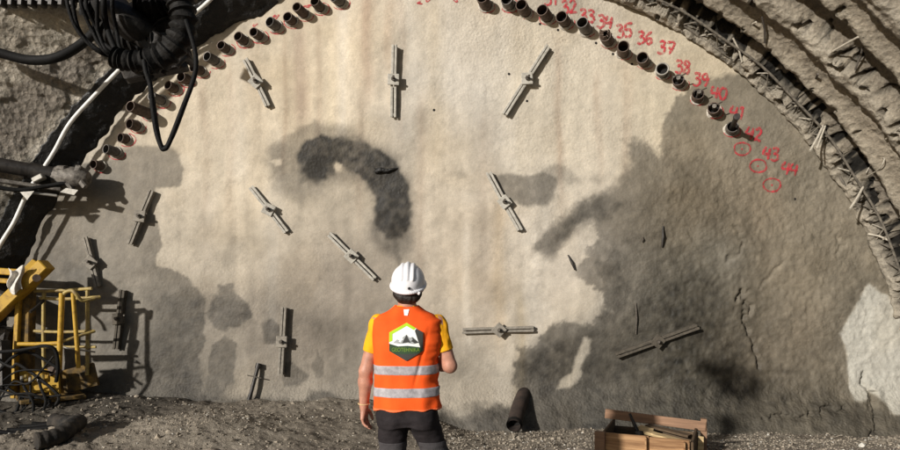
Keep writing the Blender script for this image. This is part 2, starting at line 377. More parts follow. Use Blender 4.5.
dry_or_gap([(556,391),(559,380),(574,370),(578,355),(584,338),(592,342),(591,353),(583,366),(581,381),(568,388)], .8)
PATCH = [(842,335),(850,318),(860,300),(869,284),(880,295),(900,304),(940,312),(940,412),(886,409),(868,392),(862,401),(852,401),(845,382)]
dry_or_gap(PATCH, .95, 1.6, 1.0)
dry_or_gap([(268,166),(272,163),(278,164),(279,169),(272,171)], .7, 1.6, 0); dry_or_gap([(334,168),(338,165),(344,167),(342,171),(336,172)], .7, 1.6, 0)  # pale gaps left inside the painted shadow and its halo
dry_or_gap([(540,260),(560,255),(566,240),(580,228),(592,226),(588,245),(580,262),(582,290),(560,300)], .5, 8)
blob(725, 245, 30, 28, (.50,.48,.43), .55, 1.2); blob(722, 268, 16, 14, (.6,.58,.54), .4, 2)
blob(690, 190, 40, 50, (.42,.32,.20), .5); blob(755, 215, 35, 50, (.42,.31,.20), .45)
blob(690, 330, 60, 70, (.27,.255,.21), .7); blob(610, 400, 60, 60, (.30,.275,.22), .6)
blob(820, 250, 60, 60, (.40,.335,.25), .5); blob(770, 340, 60, 50, (.40,.31,.22), .5)
pw = ss(-2, 2, poly_sd(wxp, wyp, PATCH))[..., None]; T_ = T_*(1-pw)+np.array((.40,.39,.365))*pw
blob(285, 190, 60, 90, (.60,.52,.40), .6); blob(320, 40, 50, 60, (.60,.51,.38), .5); blob(555, 60, 60, 60, (.53,.47,.37), .5)
gray = T_.mean(-1, keepdims=True); T_ = T_*.88+gray*np.array((1.03, .99, .95))*.12
for cx, w, y0, y1, k in ((345, 8, -20, 110, .5), (410, 12, -20, 130, .45), (450, 7, -20, 90, .4), (505, 10, -20, 120, .35), (237, 7, 50, 180, .35), (530, 8, 230, 330, .4), (545, 6, 200, 320, .3), (275, 9, 120, 330, .3), (470, 5, 220, 330, .35)):
    ww = np.exp(-((PX-cx+7*fbm(WX*.9, WZ*.9, int(cx) % 6, 3))/w)**2)*ss(y0-15, y0+20, PY)*ss(y1+60, y1-10, PY)*k*(.4+.8*vn(WX*15, WZ*.9, 4))
    T_ = T_*(1-ww[..., None])+np.array((.60,.555,.485))*ww[..., None]
for cx, w, y0, y1, k in ((318, 3, 20, 120, .3), (283, 3, 30, 150, .25), (360, 4, 90, 200, .2), (402, 3, -10, 110, .2), (560, 4, 40, 170, .25), (599, 4, 70, 150, .25), (628, 5, 60, 140, .25), (420, 5, 100, 260, .2), (232, 4, 60, 200, .2), (205, 4, 80, 190, .2)):
    ww = np.exp(-((PX-cx+5*fbm(WX*.9, WZ*.9, int(cx) % 5, 3))/w)**2)*ss(y0-15, y0+20, PY)*ss(y1+60, y1-10, PY)*1.7*k*(.4+.8*vn(WX*15, WZ*1.1, 3))
    T_ = T_*(1-ww[..., None])+np.array((.27,.19,.135))*ww[..., None]
vstr = (vn(WX*9+.6*fbm(WX, WZ, 2, 2), WZ*.55, 6)-.5)*.16+(vn(WX*22, WZ*1.1, 3)-.5)*.07
T_ = T_*(1+vstr[..., None]*(1-.5*rr_[..., None]))
T_ = T_*(1-rr_[..., None]*(1-np.array((1.0,.985,.92))))
mot = fbm(WX*5.5, WZ*5.5, 2, 4, .65); T_ = T_*(1+rr_[..., None]*.13*mot[..., None])*(1+.10*ss(.15, .5, np.abs(fbm(WX*1.1, WZ*1.1, 4, 3)))[..., None]*np.array((-.2,-.35,-.6)))
dirt = 1+.10*fbm(WX*3, WZ*3, 6, 4)+.07*fbm(WX*.8, WZ*.8, 3, 2)
speck = ss(.62, .80, vn(WX*26, WZ*26, 1))*ss(.45, .7, vn(WX*2.1, WZ*2.1, 5)+.15*lowr)*.10
damp([(150,292),(215,298),(250,305),(253,326),(222,338),(240,350),(232,402),(100,412)], .26, 7, 0, 3)
damp([(170,290),(300,300),(400,320),(470,350),(470,420),(170,420)], .31, 30)
soft_d = ss(.02, .55, fbm(WX*.75, WZ*.75, 5, 4, .6)+.25*ss(150, 420, PY)-.10)*.24+ss(.05, .5, fbm(WX*2.1, WZ*1.7, 1, 4, .6))*.13*ss(60, 260, PY)
WET_SHADE = 1-(1-WET_SHADE)*(1-soft_d*(1-pw[..., 0]))
WET_SHADE = np.clip(WET_SHADE*(1+.09*fbm(WX*3.2, WZ*2.4, 2, 4, .6)+.10*fbm(WX*14, WZ*14, 4, 2)), 0, 1)
Tw = T_*np.array((1.0,.995,.985))*dirt[..., None]*(1-.955*WET_SHADE[..., None])*(1-speck[..., None]*(1-WET_SHADE[..., None]))
WYs = WY-D
LUMP = np.clip(.22+.20*lowr+.25*fbm(WX*.9, WZ*.9, 6, 3)+.3*ss(120, 40, PY)*ss(400, 500, PX)+.5*ss(370, 400, PY), .12, 1.15)
keep = (np.hypot(WX, WZ-ZC) < R0+.35)
fc = grid_faces(len(wx), len(wz)); kf = keep.ravel()[fc].all(1); fc = fc[kf]
used = np.unique(fc); remap = -np.ones(keep.size, np.int64); remap[used] = np.arange(len(used))
wall = mesh_np('tunnel_face_wall', np.stack([WX, WYs, WZ], -1).reshape(-1, 3)[used], remap[fc], M_WALL, colors={'tone': Tw.reshape(-1, 3)[used]}, floats={'wet_or_shade': WET_SHADE.ravel()[used], 'lump': LUMP.ravel()[used]})
tag(wall, 'tall blotchy sprayed concrete tunnel face with damp patches, a painted shadow and red numbers', 'wall')
def wallY(x, z):
    i = min(max((x-wx[0])/.02, 0), len(wx)-1.01); j = min(max((z-wz[0])/.02, 0), len(wz)-1.01)
    a, b = int(i), int(j); u, v = i-a, j-b
    return float((WYs[a, b]*(1-u)+WYs[a+1, b]*u)*(1-v)+(WYs[a, b+1]*(1-u)+WYs[a+1, b+1]*u)*v)
def onwall(px, py, lift=0.0):
    p = at(px, py, WY)
    for _ in range(4):
        Y = wallY(p.x, p.z)-lift; p = at(px, py, Y)
    return p

# ------------------------------------------------------------------ tunnel lining (one continuous arch)
th = np.linspace(R(-9), R(189), 900); sv = np.arange(-.12, 3.75, .026)
TH, SV = np.meshgrid(th, sv, indexing='ij')
SV = -.12+(SV+.12)*(1-.50*ss(R(95), R(120), TH))
flare = .30+.52*ss(R(92), R(114), TH)+.85*ss(R(120), R(146), TH)
ARC = TH*6.6
rad = R0+flare*np.maximum(SV, -.05)
left = ss(R(100), R(120), TH)
rt = 1-left
off = (.04+.06*left)*fbm(ARC*.5, SV*.6, 1, 3)+(.013+.05*left)*fbm(ARC*2.2, SV*2.2, 3, 4, .6)+(.010+.048*left)*fbm(ARC*8, SV*8, 5, 3, .65)+.012*fbm(ARC*19, SV*19, 2, 2)+left*.10*np.abs(fbm(ARC*1.6+SV*2.2, SV*1.4, 6, 3))
RIBS = (.12, 1.02, 1.88, 2.74, 3.5)
hole = np.zeros(TH.shape); pale = np.zeros(TH.shape); smooth_ = np.zeros(TH.shape); rough_ = np.zeros(TH.shape)
for k, s0 in enumerate(RIBS):
    sc_ = s0+.03*fbm(ARC*.7, ARC*0+k, 2, 3)+.012*fbm(ARC*5, ARC*0+k, 4, 2); u = SV-sc_
    strip = ss(-.15, -.12, u)*ss(.10, .06, u); valley = ss(.09, .14, u)*ss(.40, .35, u); ridge = ss(.36, .40, u)*ss(.52, .46, u)
    lump = .5*vn(ARC*2.4, SV*3, k+2)+.4*vn(ARC*6, SV*7, k+4)+.4*vn(ARC*15, SV*15, k+3)
    off += rt*(-(.055+.075*lump)*strip+.15*valley-.05*ridge*(.5+lump)+.03*ss(.5, .6, u)*ss(.86, .76, u))
    pale += strip*(.35+.8*vn(ARC*1.6, SV*4, k))+.6*ridge*vn(ARC*1.1, SV*3, k+1); smooth_ += valley; rough_ += ss(.46, .55, u)*ss(.88, .80, u)
    for base_s, na, rr0 in ((0.0, 420 if k == 0 else 90, 1.25 if k == 0 else 1.0), (.43, 42, .85)):
        for q in range(na):
            a0 = rng.uniform(R(-5), R(120)); s1 = s0+base_s+(rng.normal(.06, .055) if base_s == 0 else rng.normal(-.03, .035))
            ra = rng.uniform(.025, .085)*rr0; rs = rng.uniform(.015, .045)*rr0
            i0, i1 = np.searchsorted(th, [a0-.06, a0+.06]); j0, j1 = np.searchsorted(sv, [s1-.2, s1+.2])
            if i1 <= i0 or j1 <= j0: continue
            sub = (slice(i0, i1), slice(j0, j1)); sk = rng.uniform(-.7, .7)
            g = np.exp(-(((ARC[sub]-a0*6.6)/ra)**2+((SV[sub]-s1-sk*(ARC[sub]-a0*6.6))/rs)**2)**1.2)
            hole[sub] = np.maximum(hole[sub], np.clip((g*(.45+1.1*vn(ARC[sub]*11, SV[sub]*11, q+3))-.24)*3.6, 0, 1))
off += hole*.20+rough_*rt*.018*np.abs(fbm(ARC*15, SV*15, 3, 2))
rad = rad+off
LX = rad*np.cos(TH); LZ = ZC+rad*np.sin(TH); LY = WY-SV+.02*fbm(ARC*3, SV*3, 7, 3)
br = np.clip(.5+.7*fbm(ARC*.7, SV*1.2, 4, 4)+.25*fbm(ARC*5, SV*5, 6, 3), 0, 1)[..., None]
tl = np.array((.19,.165,.132))*(1-br)+np.array((.34,.30,.24))*br
pa = np.clip(pale, 0, 1)[..., None]; tl = tl*(1-.75*pa)+np.array((.46,.42,.355))*.75*pa
sm = np.clip(smooth_, 0, 1)[..., None]; tl = tl*(1-.75*sm)+np.array((.15,.13,.108))*.75*sm; rg = np.clip(rough_*rt, 0, 1)[..., None]; tl = tl*(1-.6*rg)+np.array((.20,.172,.135))*(.6+.8*br)*.6*rg
up = ss(R(66), R(40), TH)*ss(1.9, 2.5, SV); tl = tl*(1-.6*up[..., None])+np.array((.47,.43,.36))*.6*up[..., None]
tl = tl*(1-.97*hole[..., None])                                       # voids behind the girder, their inner shade painted in as near black
tl = tl*(np.array((.86,.84,.80))*(1-left[..., None])+left[..., None])
tl = tl*(1+.35*left[..., None])
black = ss(R(147), R(156), TH+.05*fbm(ARC*2, SV*2, 3, 3))
tl = tl*(1-.85*black[..., None])                                      # shade around the boom, painted into the lining colour
lining = mesh_np('tunnel_lining', np.stack([LX, LY, LZ], -1).reshape(-1, 3), grid_faces(len(th), len(sv)), M_LIN, colors={'tone': tl.reshape(-1, 3)}, floats={'wet_or_shade': np.zeros(TH.size)})
tag(lining, 'rough grey sprayed concrete tunnel arch with ribs and holes curving round the face', 'tunnel lining')
_bv = np.stack([LX, LY, LZ], -1)[::2, ::2]; _bf = grid_faces(_bv.shape[0], _bv.shape[1])
LBVH = BVHTree.FromPolygons([Vector(p) for p in _bv.reshape(-1, 3).tolist()], _bf.tolist())
def onlining(px, py, lift=.03):
    d = at(px, py, 1.0)-Vector((0,0,CAMZ)); d.normalize()
    h = LBVH.ray_cast(Vector((0,0,CAMZ)), d)
    return (h[0]-d*lift) if h[0] is not None else at(px, py, 8.6)
def radius_at(a, s):
    i = int(np.clip(np.searchsorted(th, a), 0, len(th)-1)); j = int(np.clip(np.searchsorted(sv, s), 0, len(sv)-1)); return rad[i, j]

# lattice girder along the face edge
def arc_pt(a, r, s): return Vector((r*math.cos(a), WY-s, ZC+r*math.sin(a)))
g = empty('lattice_girder', (0, WY-.2, ZC)); Mi = Matrix.Translation((0, -(WY-.2), -ZC))
tag(g, 'steel lattice girder arch half buried in sprayed concrete around the face', 'girder')
def gpt(a, r, s): return Mi @ arc_pt(a, r, s)
AR = [R(a) for a in np.arange(6, 98, 1.5)]
for rr, s, rd in ((R0-.035, .05, .020), (R0+.02, .25, .016)):
    MB().tube([gpt(a, rr+.012*math.sin(a*31), s) for a in AR], rd, 8).build('chord_bar', M_REBARD, g, True)
for i, a in enumerate(np.arange(8, 82, 2.6)):
    a0, a1, a2 = R(a), R(a+1.3), R(a+2.6)
    MB().tube([gpt(a0, R0-.03, .05), gpt(a1, R0+.02, .25), gpt(a2, R0-.03, .05)], .0105, 6).build('lacing_bar', M_REBAR if i % 3 == 0 else M_REBARD, g, True)
# dark sheet strip and white cable on the left
aa = np.linspace(R(112), R(176), 260); uu = np.linspace(0, 1, 22)
A2, U2 = np.meshgrid(aa, uu, indexing='ij')
wr = .03*fbm(A2*40, U2*3, 2, 3)+.02*fbm(A2*90, U2*8, 4, 3)
rs_ = R0-.15+.33*U2+wr; ys_ = WY-.04-.34*U2-.03*np.sin(U2*math.pi)-.5*np.abs(wr)
edge = .10*fbm(A2*14, A2*0, 6, 3)*(U2 < .1)
rs_ = rs_+edge
o = mesh_np('black_sheet', np.stack([rs_*np.cos(A2), ys_, ZC+rs_*np.sin(A2)], -1).reshape(-1, 3), grid_faces(len(aa), len(uu)), M_CRUMP)
tag(o, 'crumpled black sheet along the left edge of the face', 'sheet')
md = o.modifiers.new('thick', 'SOLIDIFY'); md.thickness = .006
cab = [(215,-6),(208,2),(190,17),(170,30),(146,46),(122,67),(95,95),(70,123),(55,150),(45,166),(28,192),(14,222),(0,245),(-12,270)]
cp = curve([at(x, y, 8.62) for x, y in cab], 6)
o = MB().tube(cp, .026, 10).build('white_cable', M_CABLE, None, True); tag(o, 'white cable strung along the dark left edge of the arch', 'cable')
# loose rebar sticking out of the lining on the right
for a, b, r, m, lab in (((858,37),(817,61),.012,M_REBARP,'long pale rebar slanting across the ribs in the top right corner'),
                        ((762,17),(765,43),.014,M_BOLT,'short dark upright bar in the rib groove at top right'),
                        ((863,46),(855,70),.012,M_BOLT,'dark bent bar under the end of the long pale rebar'),
                        ((823,126),(810,151),.016,M_REBARP,'forked pale rebar leaning off the right girder'),
                        ((863,187),(850,209),.016,M_REBARP,'pale rebar stub pointing at the face, right of number 44'),
                        ((733,38),(742,62),.012,M_REBARP,'pale rebar laid across the girder above number 38'),
                        ((756,22),(741,32),.012,M_REBARP,'pale slanted rebar beside the short dark upright bar'),
                        ((818,74),(808,90),.014,M_BOLT,'dark rod stub left of the long pale rebar'),
                        ((900,128),(886,139),.010,M_REBARP,'pale rod at the right edge of the picture'),
                        ((888,240),(868,234),.014,M_REBARP,'pale rod lying flat under the lower right girder')):
    p, q = onlining(*a, .10), onlining(*b, .05)
    c = (p+q)/2; mb = MB().tube([p-c, (p+q)/2-c+Vector((.01,-.01,.012)), q-c], r, 7)
    if 'forked' in lab: mb.tube([p-c+Vector((.03,0,0)), q-c+Vector((.09,0,.03))], r*.8, 7)
    o = mb.build('rebar_stub', m, None, True); o.location = c; tag(o, lab, 'rebar', 'loose rebar on the right lining')
p = [onlining(x, y, .05) for x, y in ((866,173),(872,164),(884,158),(880,168),(868,176))]
o = MB().tube(curve(p, 6), .007, 6).build('wire_loop', M_REBARP, None, True); tag(o, 'thin wire loop hanging on the right lining', 'wire')

# ------------------------------------------------------------------ pipes of the umbrella
AX = Vector((-(690-CX)/F, -1, (345-HY)/F)).normalized()               # pipe axis, out of the wall
def pipe_mesh(r, L, n=26, wall_t=.011):
    vs = []; fs = []
    prof = [(r, -.05), (r, L-.004), (r-.003, L), (r-wall_t, L-.001), (r-wall_t, -.04)]
    for rr, z in prof:
        for k in range(n):
            a = 2*math.pi*k/n; vs.append((rr*math.cos(a), rr*math.sin(a), z))
    for i in range(len(prof)-1):
        for k in range(n): fs.append((i*n+k, i*n+(k+1) % n, (i+1)*n+(k+1) % n, (i+1)*n+k))
    return vs, fs
def collar_mesh(r, seed):
    rn = random.Random(seed); n = 30; vs = []; fs = []
    o1 = [r*(1.14+.28*rn.random()+.18*math.sin(k*.4+seed)) for k in range(n)]
    o1 = [(o1[k-1]+o1[k]*2+o1[(k+1) % n])/4 for k in range(n)]
    for j, (f, z) in enumerate(((0, .020), (.45, .024), (1, -.012))):
        for k in range(n):
            a = 2*math.pi*k/n; q = r*.99+(o1[k]-r*.99)*f; vs.append((q*math.cos(a), q*math.sin(a), z+rn.uniform(-.004, .004)))
    for j in range(2):
        for k in range(n): fs.append((j*n+k, j*n+(k+1) % n, (j+1)*n+(k+1) % n, (j+1)*n+k))
    return vs, fs
ords = ['lowest', 'second', 'third', 'fourth', 'fifth', 'sixth', 'seventh', 'eighth', 'ninth', 'tenth', 'eleventh', 'twelfth', 'thirteenth', 'fourteenth', 'fifteenth', 'sixteenth', 'seventeenth', 'eighteenth', 'nineteenth']
#        base px  , length, radius, number/None, extra
LP = [(101,166,.24),(116,152,.26),(126,139,.20),(137,126,.22),(149,114,.52),(162,101,.28),(175,89,.26),(187,80,.24),(201,71,.24),(215,61,.24),(226,49,.20),(244,41,.26),(259,36,.22),(276,26,.24),(292,21,.27),(304,14,.28),(320,8,.26),(340,2,.24)]
RP = [(486,6,.2,None),(509,5,.18,None),(525,12,.20,None),(547,17,.22,31),(565,22,.20,32),(586,30,.22,33),(608,41,.20,34),(623,53,.26,35),(644,62,.20,36),(662,73,.16,37),(679,83,.13,38),(697,98,.13,39),(714,111,.17,40),(731,130,.14,41)]
Zax = Vector((0,-1,0))
def frame(loc, axis, roll=0):
    z = axis.normalized(); x = Vector((1,0,0)); x = (x-z*x.dot(z)).normalized(); y = z.cross(x)
    return Matrix.Translation(loc) @ Matrix((x, y, z)).transposed().to_4x4() @ Matrix.Rotation(roll, 4, 'Z')
def steel_pipe(px, py, L, r, label, k):
    p = onwall(px, py); ax = (AX+Vector((random.uniform(-.12,.12), 0, random.uniform(-.10,.10)))).normalized()
    t = empty('steel_pipe', mat=frame(p, ax)); tag(t, label, 'pipe', 'steel umbrella pipes around the tunnel face')
    v, f = pipe_mesh(r, L); MB().add(v, f).build('tube', M_STEELG if k % 4 == 1 else M_STEEL, t, True)
    v = [(r*.985*math.cos(a), r*.985*math.sin(a), -.03) for a in np.linspace(0, 2*math.pi, 26, endpoint=False)]
    d = MB().add([(x, y, L*.35) for x, y, z in [(q[0]*.9, q[1]*.9, 0) for q in v]], [tuple(range(26))]).build('plug', M_BORE, t)
    c = MB().add(*collar_mesh(r*1.04, k)).build('grout_collar', M_GROUT, t, True)
    c.matrix_parent_inverse = Matrix.Identity(4); c.matrix_basis = t.matrix_world.to_3x3().inverted().to_4x4() @ frame(Vector(), Zax)
    return t
for k, (x, y, L) in enumerate(LP):
    steel_pipe(x, y, L*random.uniform(.45,.75), .069+random.uniform(-.006, .006), f'rusty steel pipe on the left arc, {ords[k]} counting up from the drill boom' if k else 'rusty steel pipe just above the drill boom, lowest of the left arc', k)
pn = ['left of two', 'second', 'third']
for k, (x, y, L, num) in enumerate(RP):
    lab = f'steel pipe beside the red number {num}' if num else ('unnumbered steel pipe at top right of centre, ' + ('leftmost of three', 'middle of three', 'rightmost of three')[k])
    if num in (38, 39, 40): lab = f'short steel pipe with a grout valve beside the red number {num}'
    if num == 41: lab = 'short steel pipe with a long rod sticking out beside number 41'
    if num == 34: lab = 'steel pipe with a crumpled torn mouth beside the red number 34'
    if num == 37: lab = 'steel pipe with a bright cut rim beside the red number 37'
    t = steel_pipe(x, y, L, .081, lab, k+20)
    if num == 37: MB().tube([(.082*math.cos(a), .082*math.sin(a), L) for a in np.linspace(0, 2*math.pi, 27)], .010, 8).build('bright_rim', M_PALEM, t, True)
    if num == 34:
        mb = MB()
        for q in range(9):
            a = q*.7; mb.bar((.075*math.cos(a), .075*math.sin(a), L-.03), (.05*math.cos(a)+random.uniform(-.04,.04), .05*math.sin(a)+random.uniform(-.03,.04), L+random.uniform(.02,.10)), .045, .008, jit=.004)
        mb.build('torn_rim', M_STEEL, t)
    if num in (38, 39, 40):
        MB().tube([(.01,0,L*.2),(.01,.01,L+.05)], .028, 12).tube([(-.04,.02,L*.2),(-.05,.04,L+.03)], .014, 8).build('valve_tube', M_MIDM, t, True)
        MB().tube([(-.06,.05,L+.02),(.05,.03,L+.045),(.11,.06,L+.03)], .009, 6).build('wire_tie', M_BOLT, t, True)
    if num == 41:
        MB().tube([(0,0,.02),(.0,.02,L+.30)], .034, 12).tube([(0,.02,L+.30),(0,.02,L+.34)], .044, 12).build('rod', M_DARKM, t, True)
# small drill holes beside the pipes
hb_ = MB()
for x, y in ((540,24),(558,30),(596,43),(613,54),(632,64),(700,45),(509,74),(527,101),(795,199),(434,110),(185,75)):
    p = onwall(x, y, .003); hb_.add([p+Vector((.018*math.cos(a), 0, .018*math.sin(a))) for a in np.linspace(0, 2*math.pi, 10, endpoint=False)], [tuple(range(10))])
hb_.build('drill_hole', M_BORE, wall)['kind'] = 'stuff'

# ------------------------------------------------------------------ red spray marks (parts of the face)
DG = {'0': [[(.3,1),(.05,.7),(.05,.3),(.3,0),(.55,.3),(.55,.75),(.3,1)]], '1': [[(.1,.8),(.3,1),(.28,0)]],
      '2': [[(.05,.8),(.3,1),(.5,.8),(.4,.5),(.05,.05),(.3,.08),(.6,.0)]],
      '3': [[(.05,.92),(.35,1),(.5,.8),(.25,.55),(.5,.5),(.55,.2),(.3,0),(.0,.1)]],
      '4': [[(.15,1),(.02,.45),(.6,.5)], [(.5,.95),(.42,0)]], '5': [[(.15,1),(.08,.55),(.4,.6),(.55,.3),(.35,.0),(.0,.08)], [(.15,1),(.72,1.06)]],
      '6': [[(.5,1),(.15,.7),(.05,.3),(.25,0),(.5,.2),(.4,.48),(.1,.35)]], '7': [[(.0,.92),(.6,1),(.3,.0)], [(.15,.5),(.62,.55)]],
      '8': [[(.5,.85),(.25,1),(.1,.78),(.45,.4),(.45,.12),(.22,0),(.08,.2),(.4,.6),(.5,.85)]], '9': [[(.5,.8),(.25,1),(.05,.75),(.25,.52),(.5,.7),(.48,.3),(.3,0)]]}
def ribbon(mb, pts, w, lift):
    """pts: (x,z) wall coordinates"""
    P = [Vector((p[0], p[1])) for p in pts]; vs = []; fs = []
    for i in range(len(P)):
        d = (P[min(i+1, len(P)-1)]-P[max(i-1, 0)]); d = d.normalized() if d.length > 0 else Vector((1,0)); n = Vector((-d.y, d.x))
        ww = w*(.75+.5*random.random())*(.6 if i in (0, len(P)-1) else 1)
        for s in (-1, 0, 1):
            q = P[i]+n*s*ww/2; vs.append((q.x, wallY(q.x, q.y)-lift-.001*(s == 0), q.y))
    for i in range(len(P)-1):
        for s in (0, 1): fs.append((i*3+s, i*3+s+1, (i+1)*3+s+1, (i+1)*3+s))
    mb.add(vs, fs)
def spray_number(txt, px, py, h=.21, rot=0, w=.036):
    c = onwall(px, py); mb = MB(); lift = .006
    W = len(txt)*.64*h; ca, sa = math.cos(R(rot)), math.sin(R(rot))
    for i, ch in enumerate(txt):
        for st in DG[ch]:
            pts = curve([Vector((x, y, 0)) for x, y in st], 5)
            loc = [(i*.64*h+p.x*h-W/2, p.y*h-h/2) for p in pts]
            ribbon(mb, [(c.x+a*ca-b*sa, c.z+a*sa+b*ca) for a, b in loc], w, lift); lift += .002
    o = mb.build('painted_number', M_RED, wall); o['label'] = f'red spray painted number {txt}'; return o
for txt, x, y, r in (('31',552,-1,0),('32',569,7,5),('33',587,16,-4),('34',605,22,-6),('35',624,31,6),('36',645,38,-2),('37',666,48,-8),('38',683,67,-4),('39',701,80,-6),('40',719,93,-8),('41',738,113,-12),('42',754,134,-10),('43',771,154,-8),('44',790,169,-10)):
    spray_number(txt, x, y, .175, r)
def spray_arc(px, py, r, a0, a1, w=.016, sq=.8):
    c = onwall(px, py); mb = MB()
    pts = [(c.x+r*math.cos(a)*(1+.05*math.sin(3*a+px)), c.z+sq*r*math.sin(a)*(1+.05*math.cos(2*a))) for a in np.linspace(R(a0), R(a1), 26)]
    ribbon(mb, pts, w, .006); return mb
for x, y, r in ((742,149,.115),(758,166,.115),(772,185,.12)):
    mb = spray_arc(x, y, r, 10, 375, .024); p = onwall(x, y, .006)
    mb.add([p+Vector((.014*math.cos(a), 0, .014*math.sin(a))) for a in np.linspace(0, 2*math.pi, 8, endpoint=False)], [tuple(range(8))])
    mb.build('painted_circle', M_RED, wall)['label'] = 'red spray painted circle with a centre dot'
for k, (x, y, *_r) in enumerate(LP+RP):
    a0 = random.uniform(150, 250)
    spray_arc(x+1, y+1, .105+random.random()*.02, a0, a0+random.uniform(120, 230), .014).build('painted_arc', M_RED, wall)
mb = MB()
for x, y in ((254,25),(275,17),(307,6),(420,1),(428,-1),(456,0)):
    c = onwall(x, y); pts = [(c.x+random.uniform(-.06,.06), c.z+random.uniform(-.05,.05)) for _ in range(4)]
    pts = [(p.x, p.y) for p in curve([Vector((a, b, 0)) for a, b in pts], 4)]
    ribbon(mb, pts, .018, .006)
    if x != 456: mb.build('painted_scrawl', M_RED, wall); mb = MB()
mb.build('painted_scrawl', M_RED, wall)

# ------------------------------------------------------------------ anchor bars with bearing plates
def coat_box(size, n=6, seed=0, jit=.004):
    mb = MB(); mb.box((0,0,0), size, None, .006)
    return mb
BARS = [((246,59),(269,107),0,20,.08,'pale anchor bar near the top left pipes, leaning left'),
        ((395,46),(393,117),0,0,.085,'pale upright anchor bar high at the top centre'),
        ((548,46),(504,116),0,35,.085,'long pale anchor bar slanting below the number 33'),
        ((154,189),(131,245),1,15,.08,'grey anchor bar leaning right at the edge of the left damp area'),
        ((88,237),(100,288),1,30,.08,'grey anchor bar above the yellow railing'),
        ((252,187),(288,233),0,25,.06,'pale anchor bar slanting left of the black painted shadow'),
        ((329,234),(376,279),0,0,.07,"pale anchor bar slanting up and left of the worker's helmet"),
        ((488,174),(520,232),0,10,.07,'pale anchor bar beside the dark lobe at centre right'),
        ((125,288),(118,349),2,10,.09,'dark upright anchor bar over the railing shadow'),
        ((285,307),(282,375),1,0,.085,'upright anchor bar low on the face with a square plate'),
        ((462,331),(535,328),1,45,.07,"level anchor bar right of the worker's elbow"),
        ((615,355),(697,326),2,30,.085,'dark anchor bar above the wooden crate')]
for a, b, mi, pr, ht, lab in BARS:
    pa_, pb_ = onwall(*a), onwall(*b); c = (pa_+pb_)/2; c.y = min(wallY(c.x, c.z), c.y)
    d = pb_-pa_; L = d.length; x = d.normalized(); z = Vector((0,-1,0)); z = (z-x*z.dot(x)).normalized(); y = z.cross(x)
    t = empty('anchor_bar', mat=Matrix.Translation(c) @ Matrix((x, y, z)).transposed().to_4x4())
    tag(t, lab, 'anchor', 'anchor bars bolted across the tunnel face')
    w = .033; lift = 0
    for u_ in np.linspace(-.46, .46, 13):
        p_ = c+x*L*u_; lift = max(lift, p_.y-wallY(p_.x, p_.z))
    t.location.y -= lift*.8
    for s_ in (-1, 1):                                                  # two arms, each a pair of flat rails with a slot between
        Lh = L/2*random.uniform(.95, 1.02); hh = ht*random.uniform(.85, 1.0); gap = random.uniform(.040, .048); mb = MB()
        for v_ in (-1, 1):
            mb.box((s_*(Lh/2+.03), v_*gap/2, hh-.010), (Lh-.06+random.uniform(-.02,.02), w, .020), None, .004, .0022)
            mb.box((s_*(Lh/2+.03), v_*(gap/2+w/2-.006), hh/2-.03), (Lh-.08, .011, hh-.006), None, .003, .002)
        mb.box((s_*(Lh-.03), 0, hh-.024), (.035, gap+w*.8, .018), None, .003, .002)
        o = mb.build('channel_bar', M_COAT[mi], t); o.rotation_euler = (0, random.uniform(-.02, .02), random.uniform(-.02, .02))
    o = MB().box((0,0,0), (.155, .155, .022), None, .006, .002).build('bearing_plate', M_COAT[mi], t); o.location = (0, 0, ht+.014); o.rotation_euler = (R(random.uniform(-6,6)), R(random.uniform(-6,6)), R(pr))
    MB().tube([(0,0,0),(-.015,.01,.09)], .017, 10).tube([(0,0,.012),(0,0,.036)], .030, 6).build('bolt', M_BOLT, t, True).location = (0, 0, ht+.02)

# short bars and stubs in the face
for pts, r, m, lab in ((((663,226),(662,247)),.021,M_DARKM,'short dark steel stub standing in the damp wall below the red circles'),
                       (((636,303),(636,334)),.015,M_BOLT,'thin dark upright stub above the left end of the dark anchor bar'),
                       (((568,255),(575,270)),.020,M_DARKM,'small slanted dark stub right of the pale centre anchor bar'),
                       (((643,237),(642,242)),.012,M_BOLT,'tiny dark stub left of the short dark steel stub')):
    p, q = onwall(*pts[0], .01), onwall(*pts[1], .025)
    c = (p+q)/2; o = MB().tube([p-c, (p+q)/2-c+Vector((.004,-.015,0)), q-c], [r*.4, r, r*.5], 10).build('steel_stub', m, None, True); o.location = c
    tag(o, lab, 'stub', 'dark steel stubs in the face')
p = onwall(384, 171)
t = empty('drain_tube', p); tag(t, 'ragged dark drain tube at the bend of the black painted shadow', 'drain')
MB().tube(curve([(-.12,.0,-.02),(-.05,-.03,.01),(.04,-.025,.0),(.12,-.03,.02),(.20,-.01,.035)], 4), [v*.75 for v in (.03,.04,.05,.05,.05,.045,.04,.04,.04,.035,.03,.03,.025,.02,.015,.012,.008)], 9).build('tube', M_CRUMP, t, True)
mb = MB()
for q in range(7):
    x = random.uniform(-.12, .08); mb.bar((x, -.03, random.uniform(-.03,.03)), (x+random.uniform(-.04,.04), -.035, random.uniform(-.06,.04)), .03, .006, jit=.006)
mb.build('torn_rag', M_CRUMP, t)

